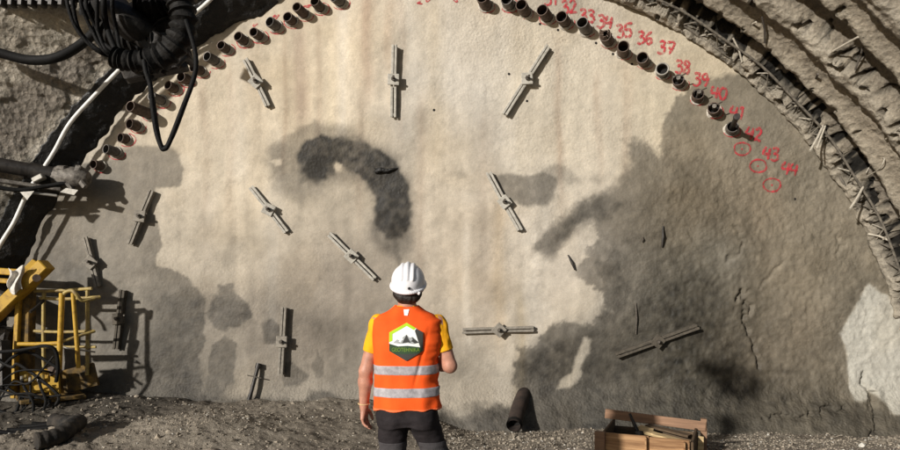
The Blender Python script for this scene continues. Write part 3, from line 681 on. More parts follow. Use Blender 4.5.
# iron rod leaning at the base of the face
t = empty('iron_rod', onwall(249, 402, .07)); tag(t, 'dark iron rod with a cross handle leaning at the foot of the face', 'rod')
p0 = t.location; a, b = at(248, 404, p0.y-.02)-p0, onwall(258, 367, .05)-p0
MB().tube([a, a+(b-a)*.3, b], [.038, .027, .027], 10).build('shaft', M_DARKM, t, True)
MB().tube([b-(b-a).normalized()*.02, b+(b-a).normalized()*.05], .042, 10).build('head', M_DARKM, t, True)
c1 = a+(b-a)*.72; MB().tube([c1+Vector((-.10,-.02,.03)), c1+Vector((.09,-.02,-.01))], .008, 8).build('cross_handle', M_BOLT, t, True)
MB().box(a+Vector((0,-.02,.0)), (.08,.06,.07), Matrix.Rotation(.4, 3, 'Y'), .02, .01).build('foot', M_DARKM, t)

# drain pipe lying against the face foot
t = empty('drain_pipe', at(514, 427, 8.42)); p0 = t.location
tag(t, 'black discharge pipe sloping from the face down to the gravel', 'pipe')
a = Vector((0,0,.02)); b = onwall(525, 391, -.12)-p0
pts = curve([a, a+(b-a)*.4+Vector((-.01,0,.015)), a+(b-a)*.75+Vector((0,0,.02)), b], 6)
mb = MB().tube(pts, 0.098, 22, caps=False); mb.tube(pts, .085, 22, caps=False); mb.build('body', mat('brown_black_pipe', (.055,.037,.029), .7, .5, 5, .2, 50, col2=(.014,.012,.011)), t, True)
MB().tube([a+Vector((0,-.004,0)), a+(b-a).normalized()*.05], .103, 22, caps=False).build('lip', M_BLACK, t, True)
MB().tube([a+(b-a).normalized()*.1, a+(b-a).normalized()*.11], .085, 20).build('plug', M_BORE, t)

# ------------------------------------------------------------------ drill boom (left), hose bundle (top left)
t = empty('drill_boom', at(40, 178, 8.7)); p0 = t.location.copy()
tag(t, 'dark muddy drill boom pointing in from the left edge', 'drill')
def q(x, y, Y): return at(x, y, Y)-p0
MB().tube([q(-60,152,8.22), q(0,165,8.47), q(34,171,8.62)], .095, 18).build('drill_rod', M_DARKM, t, True)
MB().tube([q(30,170,8.60), q(60,176,8.72)], .11, 18).build('rod_sleeve', M_DARKM, t, True)
MB().tube([q(56,176,8.72), q(64,177,8.72), q(76,178,8.72), q(84,178,8.72), q(89,178,8.72)], [.13,.145,.15,.14,.08], 18).build('gripper', M_MIDM, t, True)
for k, (x, y) in enumerate(((62,168),(70,186),(78,170),(72,176),(83,184))):
    MB().box(q(x, y,8.64), (.13,.08,.07), Matrix.Rotation(k, 3, 'Y'), .015, .008).build('gripper_lug', M_MIDM, t)
MB().bar(q(-60,172,8.22), q(62,190,8.67), .16, .05, bev=.008).build('feed_beam', M_MIDM, t)
MB().bar(q(-60,181,8.22), q(58,196,8.67), .10, .03, bev=.005).build('feed_rail', M_PALEM, t)
MB().bar(q(34,181,8.52), q(44,176,8.52), .1, .07, bev=.01).build('bracket', M_PALEM, t)
MB().add([q(20,192,8.42), q(34,191,8.42), q(27,200,8.42), q(20,192,8.46), q(34,191,8.46), q(27,200,8.46)], [(0,1,2),(5,4,3),(0,3,4,1),(1,4,5,2),(2,5,3,0)]).build('gusset_plate', M_PALEM, t)
MB().add([q(66,188,8.57), q(78,190,8.57), q(74,195,8.57), q(60,192,8.57), q(66,188,8.62), q(78,190,8.62), q(74,195,8.62), q(60,192,8.62)], [(0,1,2,3),(7,6,5,4),(0,4,5,1),(1,5,6,2),(2,6,7,3),(3,7,4,0)]).build('end_plate', M_PALEM, t)
MB().tube(curve([q(-10,186,8.32), q(18,190,8.44), q(40,187,8.52), q(66,183,8.62)], 6), .028, 9).build('boom_hose', M_BLACK, t, True)

t = empty('hose_bundle', at(140, 30,2.98)); p0 = t.location.copy()
tag(t, 'thick bundle of black hydraulic hoses hanging in the top left corner', 'hoses')
def hose(pts, r, Y=2.88, name='hose', m=M_BLACK, rings=0):
    P = curve([(q(*p, Y) if len(p) == 2 else q(*p)) for p in pts], 10)
    rr = r
    if rings: rr = [r*(1+.13*math.sin(i*rings)+.05*math.sin(i*2.3)) for i in range(len(P))]
    return MB().tube(P, rr, 14).build(name, m, t, True)
for k, dx in enumerate((0, 3, 8, 11, 17, 21, 26)):
    hose([(67+dx*1.8,-8,2.83), (68+dx*1.7,6,2.83), (80+dx*1.25+random.uniform(-5,5),32+random.uniform(-4,4),2.85+.01*k), (96+dx*.95,50,2.88), (116+dx*.7+random.uniform(-4,4),58+dx*.1+random.uniform(-5,3),2.93), (140,56+dx*.25,2.93)], random.choice((.0085,.0125,.0175)))
hose([(106,-6,3.03), (112,8,3.03), (130,24,3.03), (146,34,3.08), (160,36,3.13)], 0.0748, name='boom_tube', m=M_DARKM)
hose([(114,57,2.88), (124,60,2.88), (138,61,2.88), (152,58,2.88), (164,52,2.88)], 0.0431, name='hose_sleeve_or_filler', m=M_SLEEVE, rings=1.6)
hose([(150,62,2.83), (166,54,2.83), (178,40,2.83), (184,22,2.83), (181,6,2.83), (176,-8,2.83)], 0.0532, name='hose_sleeve_or_filler', m=M_SLEEVE, rings=1.25)
hose([(158,70,2.93), (166,60,2.93), (178,46,2.93), (186,30,2.93), (184,8,2.93), (177,-8,2.93)], 0.0357, name='hose_sleeve_or_filler', m=M_SLEEVE, rings=1.9)
hose([(144,60,2.78), (146,72,2.78), (150,84,2.78), (152,102,2.78), (156,130,2.78), (161,146,2.78), (164,149,2.78), (169,143,2.78), (182,110,2.78), (192,84,2.78), (196,66,2.78), (194,46,2.78), (186,20,2.78)], 0.0102, name='hanging_loop')
hose([(147,60,2.83), (150,80,2.83), (154,104,2.83), (158,132,2.83), (163,147,2.83), (172,138,2.83), (186,102,2.83), (195,74,2.83), (196,58,2.83)], 0.0079, name='hanging_loop')
hose([(148,58,3.05), (148,68,3.05), (149,80,3.05)], 0.0229, name='hose_wrap', m=M_SLEEVE, rings=1.5)
hose([(142,-6,3.03), (134,10,3.03), (126,26,3.03), (130,40,3.03), (140,50,3.03)], 0.0070, name='thin_hose')
hose([(138,-6,3.05), (140,12,3.05), (141,30,3.05), (142,52,3.05)], 0.0079, name='thin_hose')
for k in range(3): hose([(176-k*5,66-k*4,3.03), (184,58-k*6,3.05), (192,64,3.13)], 0.0150, name='hose_end', m=M_DARKM)
MB().bar(q(122,72,3.03), q(186,60,3.08), 0.070, 0.097, bev=.012, jit=.01).build('boom_head', M_DARKM, t)
MB().bar(q(124,24,3.05), q(166,52,3.08), 0.088, 0.106, bev=.012).build('boom_bracket', M_DARKM, t)
hose([(72,-4), (96,-8), (124,-9), (152,-8), (176,-4)], 0.0308, name='hose_sleeve_or_filler', m=M_SLEEVE, rings=0)  # sleeve added above the frame to close the top of the bundle's shadow
SB = Vector((-.88, -1.0, .43))                                        # unseen hose runs, aimed along the sun so they widen no shadow
for x, y, r_ in ((74,-6,0.035), (92,-8,0.035), (112,-9,0.035), (134,-8,0.031), (156,-8,0.031), (174,-6,0.049)):
    a = q(x, y,2.88); MB().tube([a, a+SB*1.2, a+SB*2.6], r_, 14).build('hose_sleeve_or_filler', M_SLEEVE, t, True)
hose([(84,2,3.08), (100,10,3.13), (120,14,3.18), (142,16,3.18)], 0.0572, name='hose_sleeve_or_filler', m=M_SLEEVE, rings=2.2)  # from here on filler sleeves, added to make the bundle's shadow solid
hose([(140,-2,3.03), (156,4,3.03), (172,2,3.03)], 0.0616, name='hose_sleeve_or_filler', m=M_SLEEVE, rings=1.9)
hose([(100,26,3.08), (120,36,3.08), (142,40,3.08), (158,40,3.08)], 0.0572, name='hose_sleeve_or_filler', m=M_SLEEVE, rings=2.0)
hose([(150,10,3.08), (162,16,3.08), (170,30,3.08)], 0.0660, name='hose_sleeve_or_filler', m=M_SLEEVE, rings=2.4)
# lattice bits of machine along the very top
t = empty('clamped_machine_boom', at(40, 2, 8.1)); p0 = t.location.copy(); tag(t, 'dark clamped beam along the top edge left of the hose bundle', 'boom')
mb = MB().bar(q(-10,-2,8.1), q(72,2,8.1), .12, .09, bev=.015); mb.build('boom_beam', M_DARKM, t)
for x in range(0, 72, 10): MB().bar(q(x,3,8.02), q(x+5,3.5,8.02), .12, .09, bev=.01).build('beam_clamp', M_DARKM, t)
o = MB().bar(at(146,14,8.0), at(158,20,8.0), .02, .16, bev=.006).build('lamp_housing', M_STEEL); tag(o, 'small dark red housing behind the hoses at top left', 'housing')

P = curve([at(-30,44,8.0), at(0,53,8.1), at(30,60,8.15), at(58,57,8.1), at(84,42,8.15), at(106,18,8.1), at(122,-14,8.0)], 10)
o = MB().tube(P, .060, 14).build('thick_hose', M_BLACK, None, True); tag(o, 'single thick black hose sagging across the rock at top left', 'hose')
# ------------------------------------------------------------------ yellow work platform
t = empty('work_platform', at(45, 398, 8.0)); p0 = t.location.copy()
tag(t, 'yellow steel work platform with bent railings at lower left', 'platform')
def rail(pts, r, name='rail', m=M_YELD, n=3):
    P = [q(*p) for p in pts]
    if n > 1: P = curve(P, n)
    return MB().tube(P, r, 10).build(name, m, t, True)
YB, YF = 8.56, 8.30
rail([(34,291,YB), (60,290.5,YB), (92,288.5,YB-.02)], .022)
rail([(40,298,YB+.02), (62,299,YB+.02), (84,298,YB), (100,297,YB)], .022)
rail([(62,296,YF), (66,292,YF), (72,290.5,YF), (76,294,YF), (81,300,YF+.05), (88,300,YF+.1), (100,297,YF+.2)], .024)
rail([(62,293,YF), (61,320,YF), (60,345,YF), (59,372,YF)], .034, 'post', M_YEL)
rail([(73,293,YF), (75,320,YF), (77,345,YF), (78.5,368,YF)], .026, 'post', M_YEL)
rail([(44,292,YB), (43.5,315,YB), (43.5,345,YB), (44,372,YB)], .024, 'post')
rail([(87.5,290,YB), (87.5,320,YB), (87.5,345,YB), (87,375,YB)], .024, 'post')
rail([(34,331,YB), (60,332,YB), (94,331,YB)], .020)
rail([(18,344,YF), (40,344,YF), (60,343,YF)], .026, 'rail', M_YEL)
rail([(60,342,YF), (76,337,YF+.1), (95,331,YB)], .020)
rail([(30,312,YF), (38,306,YF+.1), (44,300,YB)], .020, 'rail', M_DARKM)
rail([(34,347,YB), (96,347,YB)], .018, 'rail')
MB().bar(q(28,392,YF+.2), q(96,374,YB+.1), .10, .30, bev=.01, jit=.01).build('kick_panel', M_KICK, t)
MB().bar(q(16,398,YF+.1), q(80,392,YB+.3), .9, .05, bev=.01).build('deck', M_KICK, t)
rail([(64,347,YF), (70,348.5,YF), (95,352,YB)], .012, 'rail', M_PALEM)
# inclined arm and column
MB().bar(q(47,264,8.42), q(-30,339,8.42), .16, .20, up=(0,-1,0), bev=.012).build('boom_arm', M_YEL, t)
MB().bar(q(37,262,8.48), q(24,275,8.38), .10, .10, up=(0,-1,0), bev=.01).build('arm_lug', M_YEL, t)
MB().tube([q(36.5,278,8.18), q(36.5,278,8.38)], .048, 16).build('pivot_pin', M_STEEL, t, True)
MB().bar(q(-30,269,8.58), q(27,273,8.58), .10, .085, bev=.01).build('cross_member', M_YEL, t)
MB().bar(q(-30,278,8.56), q(20,282,8.56), .08, .06, bev=.01).build('cross_member', M_YEL, t)
MB().bar(q(29,270,8.58), q(26,395,8.58), .13, .15, up=(0,-1,0), bev=.01).build('column', M_KICK, t)
MB().bar(q(19,300,8.48), q(14,398,8.48), .06, .075, up=(0,-1,0), bev=.008).build('post', M_YEL, t)
MB().bar(q(9,392,8.43), q(17,380,8.43), .07, .08, up=(0,-1,0), bev=.008).build('lug', M_YEL, t)
MB().bar(q(20,382,8.43), q(56,380,8.48), .04, .30, bev=.012).build('valve_panel', M_YEL, t)
MB().bar(q(49,383,8.38), q(60,382,8.40), .04, .32, bev=.012).build('side_panel', M_YEL, t)
MB().bar(q(-6,300,8.62), q(12,306,8.62), .3, .35, bev=.03, jit=.015).build('gearbox', M_DARKM, t)
MB().bar(q(-8,345,8.62), q(10,350,8.62), .3, .55, bev=.03, jit=.02).build('gearbox', M_DARKM, t)
for k in range(6):
    x = 22+k*4.2; y = 378+random.uniform(-1.5, 1.5)
    MB().tube([q(x,y+3,8.32), q(x,y-3,8.32)], .020, 8).build('fitting', M_BRASS if k % 2 else M_PALEM, t, True)
    if k % 2: continue
    sw = random.uniform(-8, 8)
    MB().tube(curve([q(x,y+2,8.18), q(x+2+sw*.3,y+10,8.14), q(x+6+sw,y+22,8.12), q(x+2+sw*2,y+34,8.12)], 6), random.choice((.012,.018)), 8).build('hose', M_BLACK, t, True)
for k in range(9):
    x0, y0 = random.uniform(-25, 4), random.uniform(338, 404); x1, y1 = random.uniform(18, 62), random.uniform(350, 404)
    sag = random.uniform(-26, 22); mx = (x0+x1)/2
    P = [q(x0,y0,8.2), q(mx-9+random.uniform(-6,6),(y0+y1)/2+sag*.8,8.16), q(mx+8+random.uniform(-5,8),(y0+y1)/2+sag,8.12+random.uniform(-.05,.05)), q(x1,y1,8.18)]
    if k % 3 == 0: P.append(q(x1+random.uniform(-6,4), min(408, y1+random.uniform(12,34)), 8.2))
    MB().tube(curve(P, 8), random.choice((.009,.012,.016,.020)), 8).build('hose', M_BLACK if k % 4 else M_SLEEVE, t, True)
MB().tube(curve([q(0,352,8.1), q(22,350,8.06), q(44,346,8.05), q(55,350,8.08), q(58,366,8.12), q(56,382,8.15)], 8), .022, 9).build('hose', M_BLACK, t, True)
for k in range(2): MB().bar(q(random.uniform(-8,12),random.uniform(310,396),8.25), q(random.uniform(-4,18),random.uniform(310,396),8.3), random.uniform(.06,.16), random.uniform(.08,.2), bev=.02, jit=.015).build('gearbox', M_DARKM, t)
MB().bar(q(50,372,8.28), q(60,368,8.28), .08, .12, bev=.01).build('valve_block', M_STEEL, t)
# rag on the arm
gxx, gyy = np.meshgrid(np.linspace(0, 1, 16), np.linspace(0, 1, 22), indexing='ij')
px_ = 9+12*gxx+4*(1-gyy)*(gxx-.2)+1.5*np.sin(gyy*7); py_ = 268+24*gyy+3*np.sin(gxx*5)
Yr = 8.25-.03*np.sin(gxx*9+gyy*4)-.02*np.cos(gyy*9)
V = np.stack([(px_-CX)*Yr/F, Yr, CAMZ-(py_-HY)*Yr/F], -1).reshape(-1, 3)
o = mesh_np('rag', V, grid_faces(16, 22), M_RAG); tag(o, 'dirty white rag hanging over the yellow arm', 'rag'); md = o.modifiers.new('thick', 'SOLIDIFY'); md.thickness = .008

# fat hose on the ground
gp = [(36,452,6.35), (58,441,6.5), (73,431,6.75), (78,421,7.0), (70,414,7.2), (54,410,7.3)]
P = curve([Vector(((x-CX)*Y/F, Y, float(gz((x-CX)*Y/F, Y))+.075)) for x, y, Y in gp], 12)
o = MB().tube(P, [.085*(1+.07*math.sin(i*1.5)) for i in range(len(P))], 18).build('ground_hose', mat('muddy_dark_hose', (.05,.041,.032), .85, .5, 9, .6, 40, col2=(.012,.011,.010)), None, True)
tag(o, 'fat ribbed dark hose curling over the mud below the yellow platform', 'hose')
for k in range(4):
    xs = [(-5+k*6,405+k*3),(14+k*3,402+k*6),(30+k*4,409+k*2),(48+k*3,404+k*2)]
    P = curve([Vector(((x-CX)*7.1/F, 7.1+.1*k+.02*x*.1, float(gz((x-CX)*7.1/F, 7.1+.1*k))+.035)) for x, y in xs], 8)
    o = MB().tube(P, .026, 9).build('loose_hose', M_BLACK, None, True); tag(o, 'thin black hose tangled on the mud under the yellow platform', 'hose', 'tangled hoses under the platform')

# ------------------------------------------------------------------ wooden crate with scraps
ca = R(-21); cr = Vector((1.42, 6.05, 0)); ux = Vector((math.cos(ca), math.sin(ca), 0)); uy = Vector((-math.sin(ca), math.cos(ca), 0))
g0 = float(gz(1.9, 6.2))-.01
t = empty('wooden_crate', mat=Matrix.Translation((cr.x, cr.y, g0)) @ Matrix.Rotation(ca, 4, 'Z'))
tag(t, 'open orange wooden crate with a raised back board on the gravel', 'crate')
W_, DP, H_ = .78, .62, .29
def plank(a, b, w, h, name, m): return MB().bar(a, b, w, h, bev=.004, jit=.003).build(name, m, t)
plank((.02,0,.21), (W_*.53,0,.21), .022, .16, 'front_board', M_WOOD); plank((W_*.53+.006,0,.205), (W_-.02,0,.205), .022, .16, 'front_board', M_WOOD)
plank((.02,0,.045), (W_-.02,0,.045), .022, .15, 'front_board', M_WOOD)
plank((W_*.5,-.022,.02), (W_*.5,-.022,.285), .07, .02, 'batten', M_WOOD)
plank((-.02,-.018,0), (-.02,-.018,.30), .055, .09, 'corner_post', M_WOODP)
plank((W_-.06,-.022,0), (W_-.06,-.022,.27), .09, .02, 'batten', M_WOOD)
plank((0,.02,.2), (0.03,DP,.2), .022, .17, 'end_board', M_WOODD); plank((0,.02,.05), (0.03,DP,.05), .022, .13, 'end_board', M_WOODD)
plank((W_,.02,.18), (W_+.03,DP,.18), .022, .17, 'end_board', M_WOODD); plank((W_,.02,.05), (W_+.03,DP,.05), .022, .10, 'end_board', M_WOODD)
plank((-.06,DP+.01,.335), (W_+.12,DP-.01,.285), .024, .09, 'back_board', M_WOODP); plank((0,DP+.005,.12), (W_+.05,DP,.12), .022, .2, 'back_board', M_WOODD)
plank((W_+.10,DP+.03,0), (W_+.10,DP+.03,.35), .07, .06, 'corner_post', M_WOODP)
plank((W_+.07,DP*.6,.0), (W_+.075,DP*.6,.24), .02, .05, 'batten', M_WOODL)
plank((W_*.5,.03,.015), (W_*.5,DP-.03,.015), W_-.06, .02, 'bottom_board', M_WOODD)
CM = t.matrix_world.copy()
def in_crate(o, lab, cat, grp=None): o.matrix_world = CM @ o.matrix_basis; return tag(o, lab, cat, grp)
# rubble heap inside (uncountable)
mb = MB(); ico = bmesh.new(); bmesh.ops.create_icosphere(ico, subdivisions=1, radius=1); ico.verts.index_update()
IV = np.array([v.co[:] for v in ico.verts]); IF = np.array([[v.index for v in f.verts] for f in ico.faces]); ico.free()
vs = []; fs = []; cs = []
for k in range(700):
    s = random.uniform(.010, .032); c = np.array((random.uniform(.05, W_-.05), random.uniform(.05, DP-.05), random.uniform(.05, .145)+.04*math.exp(-((k % 7)-3)**2)))
    b = len(vs)*len(IV); vs.append(IV*s*rng.uniform(.6, 1.2, 3)*(1+.25*rng.standard_normal((len(IV), 1)))+c); fs.append(IF+b); cs.append(np.tile(np.array((.13,.11,.085))*rng.uniform(.4, 1.6), (len(IV), 1)))
o = mesh_np('rubble', np.concatenate(vs), np.concatenate(fs), M_STONE, smooth=False, colors={'tone': np.concatenate(cs)}, floats={'wet_or_shade': np.zeros(len(vs)*len(IV))})
o.matrix_world = CM; tag(o, 'grey stone rubble filling the wooden crate', 'rubble', kind='stuff')
mb = MB().bar((.30,.42,.245), (.74,.14,.22), .10, .028, bev=.006, jit=.012).bar((.30,.45,.25), (.40,.38,.245), .07, .03, jit=.014)
in_crate(mb.build('broken_plank', M_WOODL), 'split pale plank lying across the crate', 'plank')
in_crate(MB().bar((.36,.52,.27), (.76,.36,.24), .09, .022, bev=.004, jit=.005).build('broken_plank', M_WOODD), 'dark damp plank behind the pale one in the crate', 'plank')
t = empty('hammer'); MB().tube([(.30,.36,.20),(.205,.40,.40)], [.022,.012], 9).build('handle', M_DARKM, t, True); MB().bar((.28,.30,.215), (.36,.42,.22), .06, .07, bev=.012).build('head', M_DARKM, t)
in_crate(t, 'dark hammer standing on its head in the crate', 'hammer')

# ------------------------------------------------------------------ gravel on the ground
def stones(name, n, smin, smax, fx, dens, label, lift=.3):
    V_, F_, C_ = [], [], []; k = 0
    while k < n:
        x, y = fx()
        if random.random() > dens(x, y): continue
        s = smin*(smax/smin)**(random.random()**1.8)
        vv = IV*s*rng.uniform(.6, 1.25, 3)*(1+.22*rng.standard_normal((len(IV), 1))); vv[:, 2] *= .75
        V_.append(vv+np.array((x, y, float(gz(x, y))+s*lift))); F_.append(IF+k*len(IV))
        c = np.array((.26,.22,.17))*rng.uniform(.45, 1.5)
        if random.random() < .06: c = np.array((.50,.47,.41))
        C_.append(np.tile(c, (len(IV), 1))); k += 1
    o = mesh_np(name, np.concatenate(V_), np.concatenate(F_), M_STONE, smooth=False, colors={'tone': np.concatenate(C_)}, floats={'wet_or_shade': np.zeros(k*len(IV))})
    return tag(o, label, 'gravel', kind='stuff')
stones('gravel', 26000, .0035, .016, lambda: (random.uniform(-4.6, 6.0), random.uniform(5.7, 8.75)), lambda x, y: float(.16+.84*ss(-.5, 0, x)+.55*gauss(x, y, -2.75, 7.0, .9, .6)), 'grey gravel scattered over the muddy tunnel floor')
stones('clods', 320, .014, .042, lambda: (random.uniform(-5.2, 5.5), random.uniform(5.8, 8.7)), lambda x, y: float(.25+.75*ss(-3.3, -4, x)), 'lumps of mud and stone on the tunnel floor')

# ------------------------------------------------------------------ the worker: bodies as smooth implicit surfaces
class Field:
    def __init__(s, lo, hi, h):
        s.lo = np.array(lo, float); s.h = h; s.n = np.ceil((np.array(hi)-s.lo)/h).astype(int)+1
        s.F = np.full(s.n, .5, np.float32); s.ax = [s.lo[i]+h*np.arange(s.n[i]) for i in range(3)]
    def sub(s, lo, hi):
        i0 = np.clip(np.floor((np.array(lo)-s.lo)/s.h).astype(int), 0, s.n-1); i1 = np.clip(np.ceil((np.array(hi)-s.lo)/s.h).astype(int)+1, 1, s.n)
        sl = tuple(slice(a, b) for a, b in zip(i0, i1))
        X, Y, Z = np.meshgrid(*[s.ax[i][sl[i]] for i in range(3)], indexing='ij', sparse=True); return sl, X, Y, Z
    def join(s, sl, d, k, op='u'):
        a = s.F[sl]
        if op == 'u':
            h = np.maximum(k-np.abs(a-d), 0)/max(k, 1e-6); s.F[sl] = np.minimum(a, d)-h*h*k*.25
        elif op == 's':
            h = np.maximum(k-np.abs(a+d), 0)/max(k, 1e-6); s.F[sl] = np.maximum(a, -d)+h*h*k*.25
    def cap(s, a, b, ra, rb, k=.02, op='u'):
        a, b = np.array(a, float), np.array(b, float); r = max(ra, rb)+k+3*s.h
        sl, X, Y, Z = s.sub(np.minimum(a, b)-r, np.maximum(a, b)+r); e = b-a
        t = np.clip(((X-a[0])*e[0]+(Y-a[1])*e[1]+(Z-a[2])*e[2])/(e@e), 0, 1)
        d = np.sqrt((X-a[0]-t*e[0])**2+(Y-a[1]-t*e[1])**2+(Z-a[2]-t*e[2])**2)-(ra+(rb-ra)*t); s.join(sl, d, k, op)
    def ell(s, c, r, k=.02, op='u', M=None):
        c = np.array(c, float); r = np.array(r, float); R_ = r.max()+k+3*s.h; sl, X, Y, Z = s.sub(c-R_, c+R_)
        x, y, z = X-c[0], Y-c[1], Z-c[2]
        if M is not None: M = np.array(M); x, y, z = M[0,0]*x+M[1,0]*y+M[2,0]*z, M[0,1]*x+M[1,1]*y+M[2,1]*z, M[0,2]*x+M[1,2]*y+M[2,2]*z
        q1 = np.sqrt((x/r[0])**2+(y/r[1])**2+(z/r[2])**2); q2 = np.sqrt((x/r[0]**2)**2+(y/r[1]**2)**2+(z/r[2]**2)**2)+1e-6
        s.join(sl, q1*(q1-1)/q2, k, op)
    def loft(s, rows, e=2.4, k=.02, grow=0.0, op='u'):
        """rows: z, cx, cy, rx, ry"""
        rows = np.array(rows, float); z0, z1 = rows[0,0], rows[-1,0]; m = rows[:, 3:].max()+.1
        sl, X, Y, Z = s.sub((rows[:,1].min()-m, rows[:,2].min()-m, z0-.06), (rows[:,1].max()+m, rows[:,2].max()+m, z1+.06))
        z = Z.ravel(); I = lambda c: np.interp(z, rows[:,0], rows[:,c])[None, None, :]
        zs = [I(c) for c in (1,2,3,4)]
        rx, ry = zs[2]+grow, zs[3]+grow
        q1 = (np.abs((X-zs[0])/rx)**e+np.abs((Y-zs[1])/ry)**e)**(1/e)
        d = (q1-1)*np.minimum(rx, ry)
        d = np.maximum(d, np.maximum(z0-Z, Z-z1)); s.join(sl, d, k, op)
    def clip(s, n, c):
        """keep points where n.p < c"""
        X, Y, Z = np.meshgrid(*s.ax, indexing='ij', sparse=True); s.F = np.maximum(s.F, (n[0]*X+n[1]*Y+n[2]*Z-c).astype(np.float32))
    def noise(s, amp, f, seed=0, zf=1.0):
        X, Y, Z = np.meshgrid(*s.ax, indexing='ij'); near = np.abs(s.F) < .03
        x, y, z = X[near], Y[near], Z[near]
        s.F[near] += amp*(fbm(x*f+y*f*.7, z*f*zf+y*f*.5, seed, 2)).astype(np.float32)
    def mesh(s):
        Fv = s.F; neg = Fv < 0; n = s.n
        c = np.zeros(tuple(n-1), np.int8)
        off = [(i, j, k) for i in (0,1) for j in (0,1) for k in (0,1)]
        for i, j, k in off: c += neg[i:n[0]-1+i, j:n[1]-1+j, k:n[2]-1+k]
        act = np.argwhere((c > 0) & (c < 8)); P = np.zeros((len(act), 3)); cnt = np.zeros(len(act))
        for a in off:
            for ax in range(3):
                if a[ax]: continue
                b = list(a); b[ax] = 1
                ia = act+np.array(a); ib = act+np.array(b)
                fa = Fv[ia[:,0], ia[:,1], ia[:,2]]; fb = Fv[ib[:,0], ib[:,1], ib[:,2]]
                m = (fa < 0) != (fb < 0); t = np.where(m, fa/np.where(m, fa-fb, 1), 0)
                P[m] += (ia+t[:, None]*(ib-ia))[m]; cnt[m] += 1
        P = s.lo+s.h*P/cnt[:, None]
        idx = -np.ones(tuple(n-1), np.int64); idx[act[:,0], act[:,1], act[:,2]] = np.arange(len(act)); quads = []
        for ax in range(3):
            u, v = (ax+1) % 3, (ax+2) % 3
            sa = [slice(None)]*3; sb = [slice(None)]*3; sa[ax] = slice(0, -1); sb[ax] = slice(1, None)
            A, B = neg[tuple(sa)], neg[tuple(sb)]; e = np.argwhere(A != B)
            e = e[(e[:, u] > 0) & (e[:, v] > 0) & (e[:, u] < n[u]-1) & (e[:, v] < n[v]-1)]
            du = np.eye(3, dtype=int)[u]; dv = np.eye(3, dtype=int)[v]
            c4 = [idx[tuple((e-p).T)] for p in (du+dv, dv, 0*du, du)]
            qd = np.stack(c4, 1); fl = A[tuple(e.T)]
            qd[~fl] = qd[~fl][:, ::-1]; quads.append(qd)
        qd = np.concatenate(quads); qd = qd[(qd >= 0).all(1)]
        return P, qd
    def build(s, name, m, parent, sm=1):
        V, Q = s.mesh(); o = mesh_np(name, V, Q, m, parent)
        if sm: md = o.modifiers.new('soft', 'SMOOTH'); md.factor = .5; md.iterations = sm
        return o

MY = 4.14; MX = (407-CX)*MY/F
man = empty('person', (MX, MY, float(gz(MX, MY))))
tag(man, 'worker in orange vest and white helmet standing with his back to us', 'person')
mz = man.location.z
def L(px, py, y=0.0): p = at(px, py, MY+y); return np.array((p.x-MX, y, p.z-mz))
SHL, ELL, WRL = L(379,324), L(366,371,.0), L(364,406,.05)
SHR, ELR = L(437,324), L(450,366,-.01); WRR = np.array((.10, .27, 1.17))
HD = L(408,284)                                                       # head centre
TORSO = [(.86,0,.0,.175,.115),(.95,0,.0,.172,.112),(1.06,0,.005,.168,.108),(1.2,0,.005,.178,.112),(1.34,0,.0,.192,.118),(1.43,0,-.005,.190,.105),(1.475,0,-.005,.165,.088),(1.51,0,-.005,.105,.072),(1.54,0,0,.062,.062)]
def hand(Fd, wr, dirv, side, palm_n, curl):
    """palm + five separate bent fingers; dirv points to the fingertips, side towards the thumb"""
    d = np.array(dirv, float); d /= np.linalg.norm(d); sd = np.array(side, float); sd -= d*(sd@d); sd /= np.linalg.norm(sd); pn = np.array(palm_n, float); pn -= d*(pn@d)+sd*(pn@sd); pn /= np.linalg.norm(pn)
    for q_ in (-.028, -.010, .010, .028): Fd.cap(wr, wr+d*.075+sd*q_, .021, .0145, .012)
    for q_, ln, cu in ((-.032,.062,1.15),(-.011,.078,1.0),(.011,.084,.95),(.033,.076,.8)):
        p = wr+d*.078+sd*q_; a = 0.0; seg = (ln*.45, ln*.32, ln*.25); r = .0098
        for j, l_ in enumerate(seg):
            a += curl*cu*(.35, .55, .45)[j]; v = d*math.cos(a)+pn*math.sin(a); n_ = p+v*l_
            Fd.cap(p, n_, r, r*.9, .003); p = n_; r *= .9
    p = wr+d*.022+sd*.026; n1_ = p+(d*.62+sd*.5+pn*.42)*.042; n2_ = n1_+(d*.85+sd*.08+pn*.38)*.030; n3_ = n2_+(d*.9-sd*.15+pn*.3)*.024
    Fd.cap(p, n1_, .0145, .012, .010); Fd.cap(n1_, n2_, .0115, .0105, .003); Fd.cap(n2_, n3_, .0105, .0085, .003)
